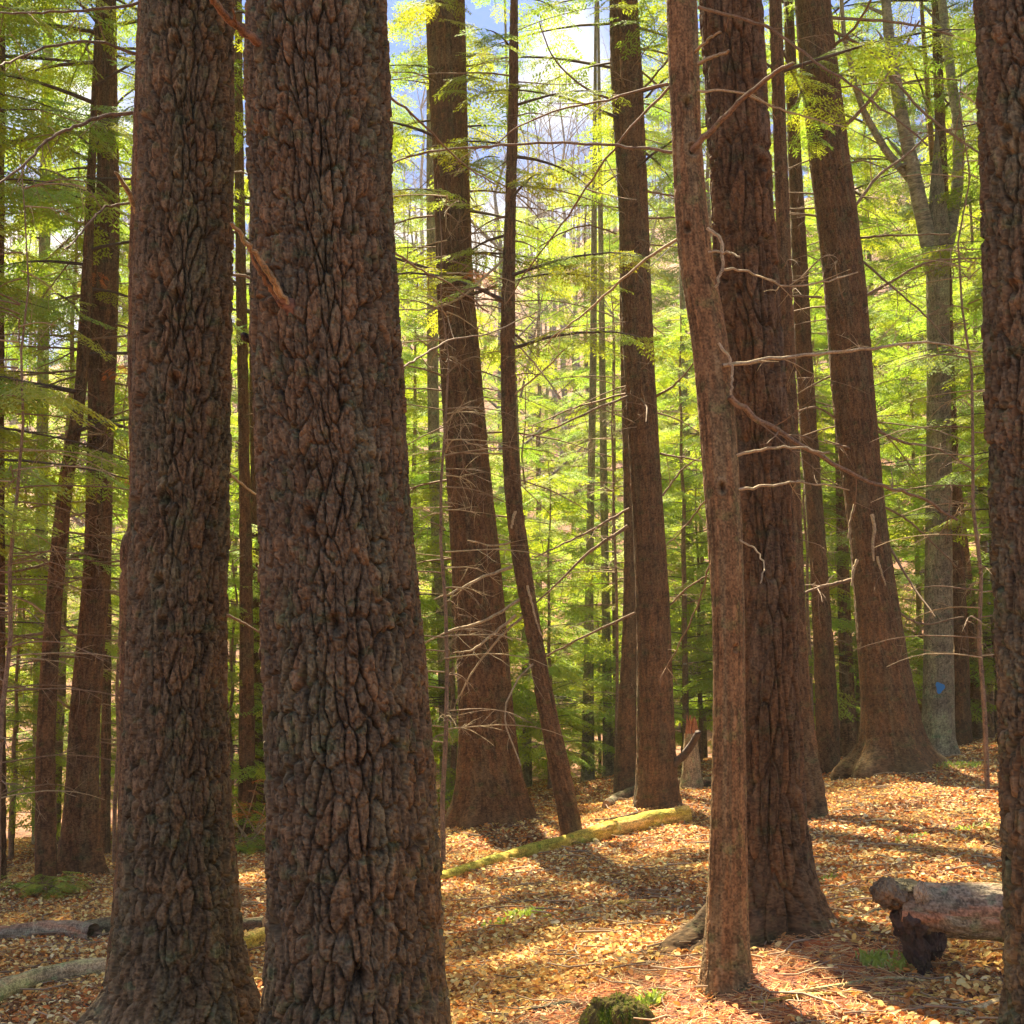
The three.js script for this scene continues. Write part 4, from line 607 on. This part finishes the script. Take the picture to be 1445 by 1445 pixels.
for (const [px, py, n, sp, label, seed] of [[62, 1268, 26, 0.34, 'low green seedling at the bent trunk foot', 51], [352, 1206, 30, 0.4, 'sunlit green seedling between the two thick pines', 52]]) {   // low leafy seedlings
  const o = onGround(px, py), t = thing('hemlock_seedling', label, 'seedling', o.toArray()), R = rng(seed), bs = [], list = [];
  for (let k = 0; k < n; k++) { const a = R() * 6.28, l = sp * (0.4 + 0.8 * R()), pts = boughCurve(new THREE.Vector3((R() - 0.5) * sp, 0.02 + 0.1 * R(), (R() - 0.5) * sp * 0.6), a, l, 0.5, 0.7, R, 5); bs.push({ pts, from: 0.2, k: 0.5 }); list.push(tube(pts, 0.004, 0.0015, 3)); }
  part('stems', mergeGeometries(list), twigMat, t).userData.kind = 'stuff'; crown(t, bs, seed + 5, { size: 0.16, per: 8, name: 'leaves' });
}

// ---------------------------------------------------------------- leaf litter, needles and twigs that nobody could count
function leafGeo(seed) {
  const R = rng(seed), pos = [], idx = [], N = 5, cup = 0.25 + 0.3 * R(), bend = (R() - 0.3) * 0.7;
  for (let i = 0; i <= N; i++) { const f = i / N, w = Math.sin(Math.PI * (0.06 + 0.88 * f)) ** 0.8 * 0.3 * (0.8 + 0.4 * R()), y = bend * (f - 0.5) ** 2; pos.push(f - 0.5, y + cup * w, -w, f - 0.5, y, (R() - 0.5) * 0.04, f - 0.5, y + cup * w * (0.6 + 0.6 * R()), w); }
  for (let i = 0; i < N; i++) for (let k = 0; k < 2; k++) { const a = i * 3 + k; idx.push(a, a + 1, a + 3, a + 1, a + 4, a + 3); }
  const g = new THREE.BufferGeometry(); g.setAttribute('position', new THREE.Float32BufferAttribute(pos, 3)); g.setIndex(idx); g.computeVertexNormals(); return g;
}
function scatter(name, label, category, geo, mat, N, seed, pick) {
  const R = rng(seed), im = shade(new THREE.InstancedMesh(geo, mat, N)), m = new THREE.Matrix4(), q = new THREE.Quaternion(), e = new THREE.Euler(), s = new THREE.Vector3(), p = new THREE.Vector3(); let n = 0;
  while (n < N) {
    const d = 4.4 + 19.6 * R(), x = (R() * 2 - 1) * (0.43 * d + 1.2), z = -d, o = pick(R, x, z); if (!o) continue;
    e.set((R() - 0.5) * o.tilt, R() * 6.283, (R() - 0.5) * o.tilt); q.setFromEuler(e); p.set(x, ground(x, z) + o.up, z); s.set(o.s, o.s * (o.sy ?? 1), o.s * (o.sz ?? 1)); m.compose(p, q, s); im.setMatrixAt(n, m); im.setColorAt(n, rgb(...o.c)); n++;
  }
  im.name = name; im.userData = { kind: 'stuff', label, category }; scene.add(im);
}
const tones = [[0.52, 0.28, 0.08], [0.62, 0.43, 0.14], [0.37, 0.15, 0.045], [0.62, 0.47, 0.18], [0.26, 0.13, 0.05], [0.54, 0.22, 0.05], [0.64, 0.5, 0.25], [0.42, 0.13, 0.035], [0.2, 0.1, 0.045]];
const leafMat = new THREE.MeshPhysicalMaterial({ color: 0xffffff, roughness: 0.95, specularIntensity: 0.15, transmission: 0.2, thickness: 0, side: THREE.DoubleSide });
for (let v = 0; v < 3; v++) scatter(['leaf_litter', 'leaf_litter_001', 'leaf_litter_002'][v], 'dry brown and tan fallen leaves covering the forest floor', 'litter', leafGeo(70 + v), leafMat, 115000, 800 + v, (R, x, z) => {
  if (R() < needlePatch(x, z) * 0.93) return null; const k = fbm(x * 0.9, z * 1.6, 44, 4), t = tones[Math.floor(clamp(R() * 0.7 + (k - 0.5) * 1.3 + 0.13, 0, 0.999) * tones.length)], g = 0.92 + 0.42 * R();
  return { s: 0.013 + 0.03 * R() + 0.02 * R() ** 6, tilt: 1.5, up: 0.004 + 0.022 * R(), c: t.map((c) => c * g) };
});
const needleGeo = new THREE.BoxGeometry(1, 0.03, 0.03);
scatter('needle_litter', 'orange-brown fallen needles matted round the middle trunks', 'litter', needleGeo, new THREE.MeshStandardMaterial({ color: 0xffffff, roughness: 0.8 }), 90000, 811, (R, x, z) => { const n = needlePatch(x, z); if (R() > 0.3 + n) return null; const g = 0.75 + 0.5 * R(), t = R() < 0.5 ? [0.52, 0.22, 0.06] : R() < 0.5 ? [0.6, 0.42, 0.17] : [0.36, 0.2, 0.09]; return { s: 0.05 + 0.05 * R(), sy: 0.9, sz: 0.9, tilt: 0.5, up: 0.004 + 0.012 * R(), c: t.map((c) => c * g) }; });
scatter('twig_litter', 'small dead twigs strewn over the leaf litter', 'litter', tube([new THREE.Vector3(-0.5, 0, 0), new THREE.Vector3(-0.15, 0.03, 0.04), new THREE.Vector3(0.2, 0, -0.03), new THREE.Vector3(0.5, 0.03, 0.02)], 0.017, 0.009, 4), new THREE.MeshStandardMaterial({ color: 0xffffff, roughness: 0.9 }), 7000, 821, (R) => { const g = 0.5 + 0.7 * R(); return { s: 0.12 + 0.38 * R() * R(), tilt: 0.25, up: 0.02, c: [0.3 * g, 0.2 * g, 0.11 * g] }; });

scene.fog = new THREE.FogExp2(0xfff2d8, 0.0008);

renderer.render(scene, camera);
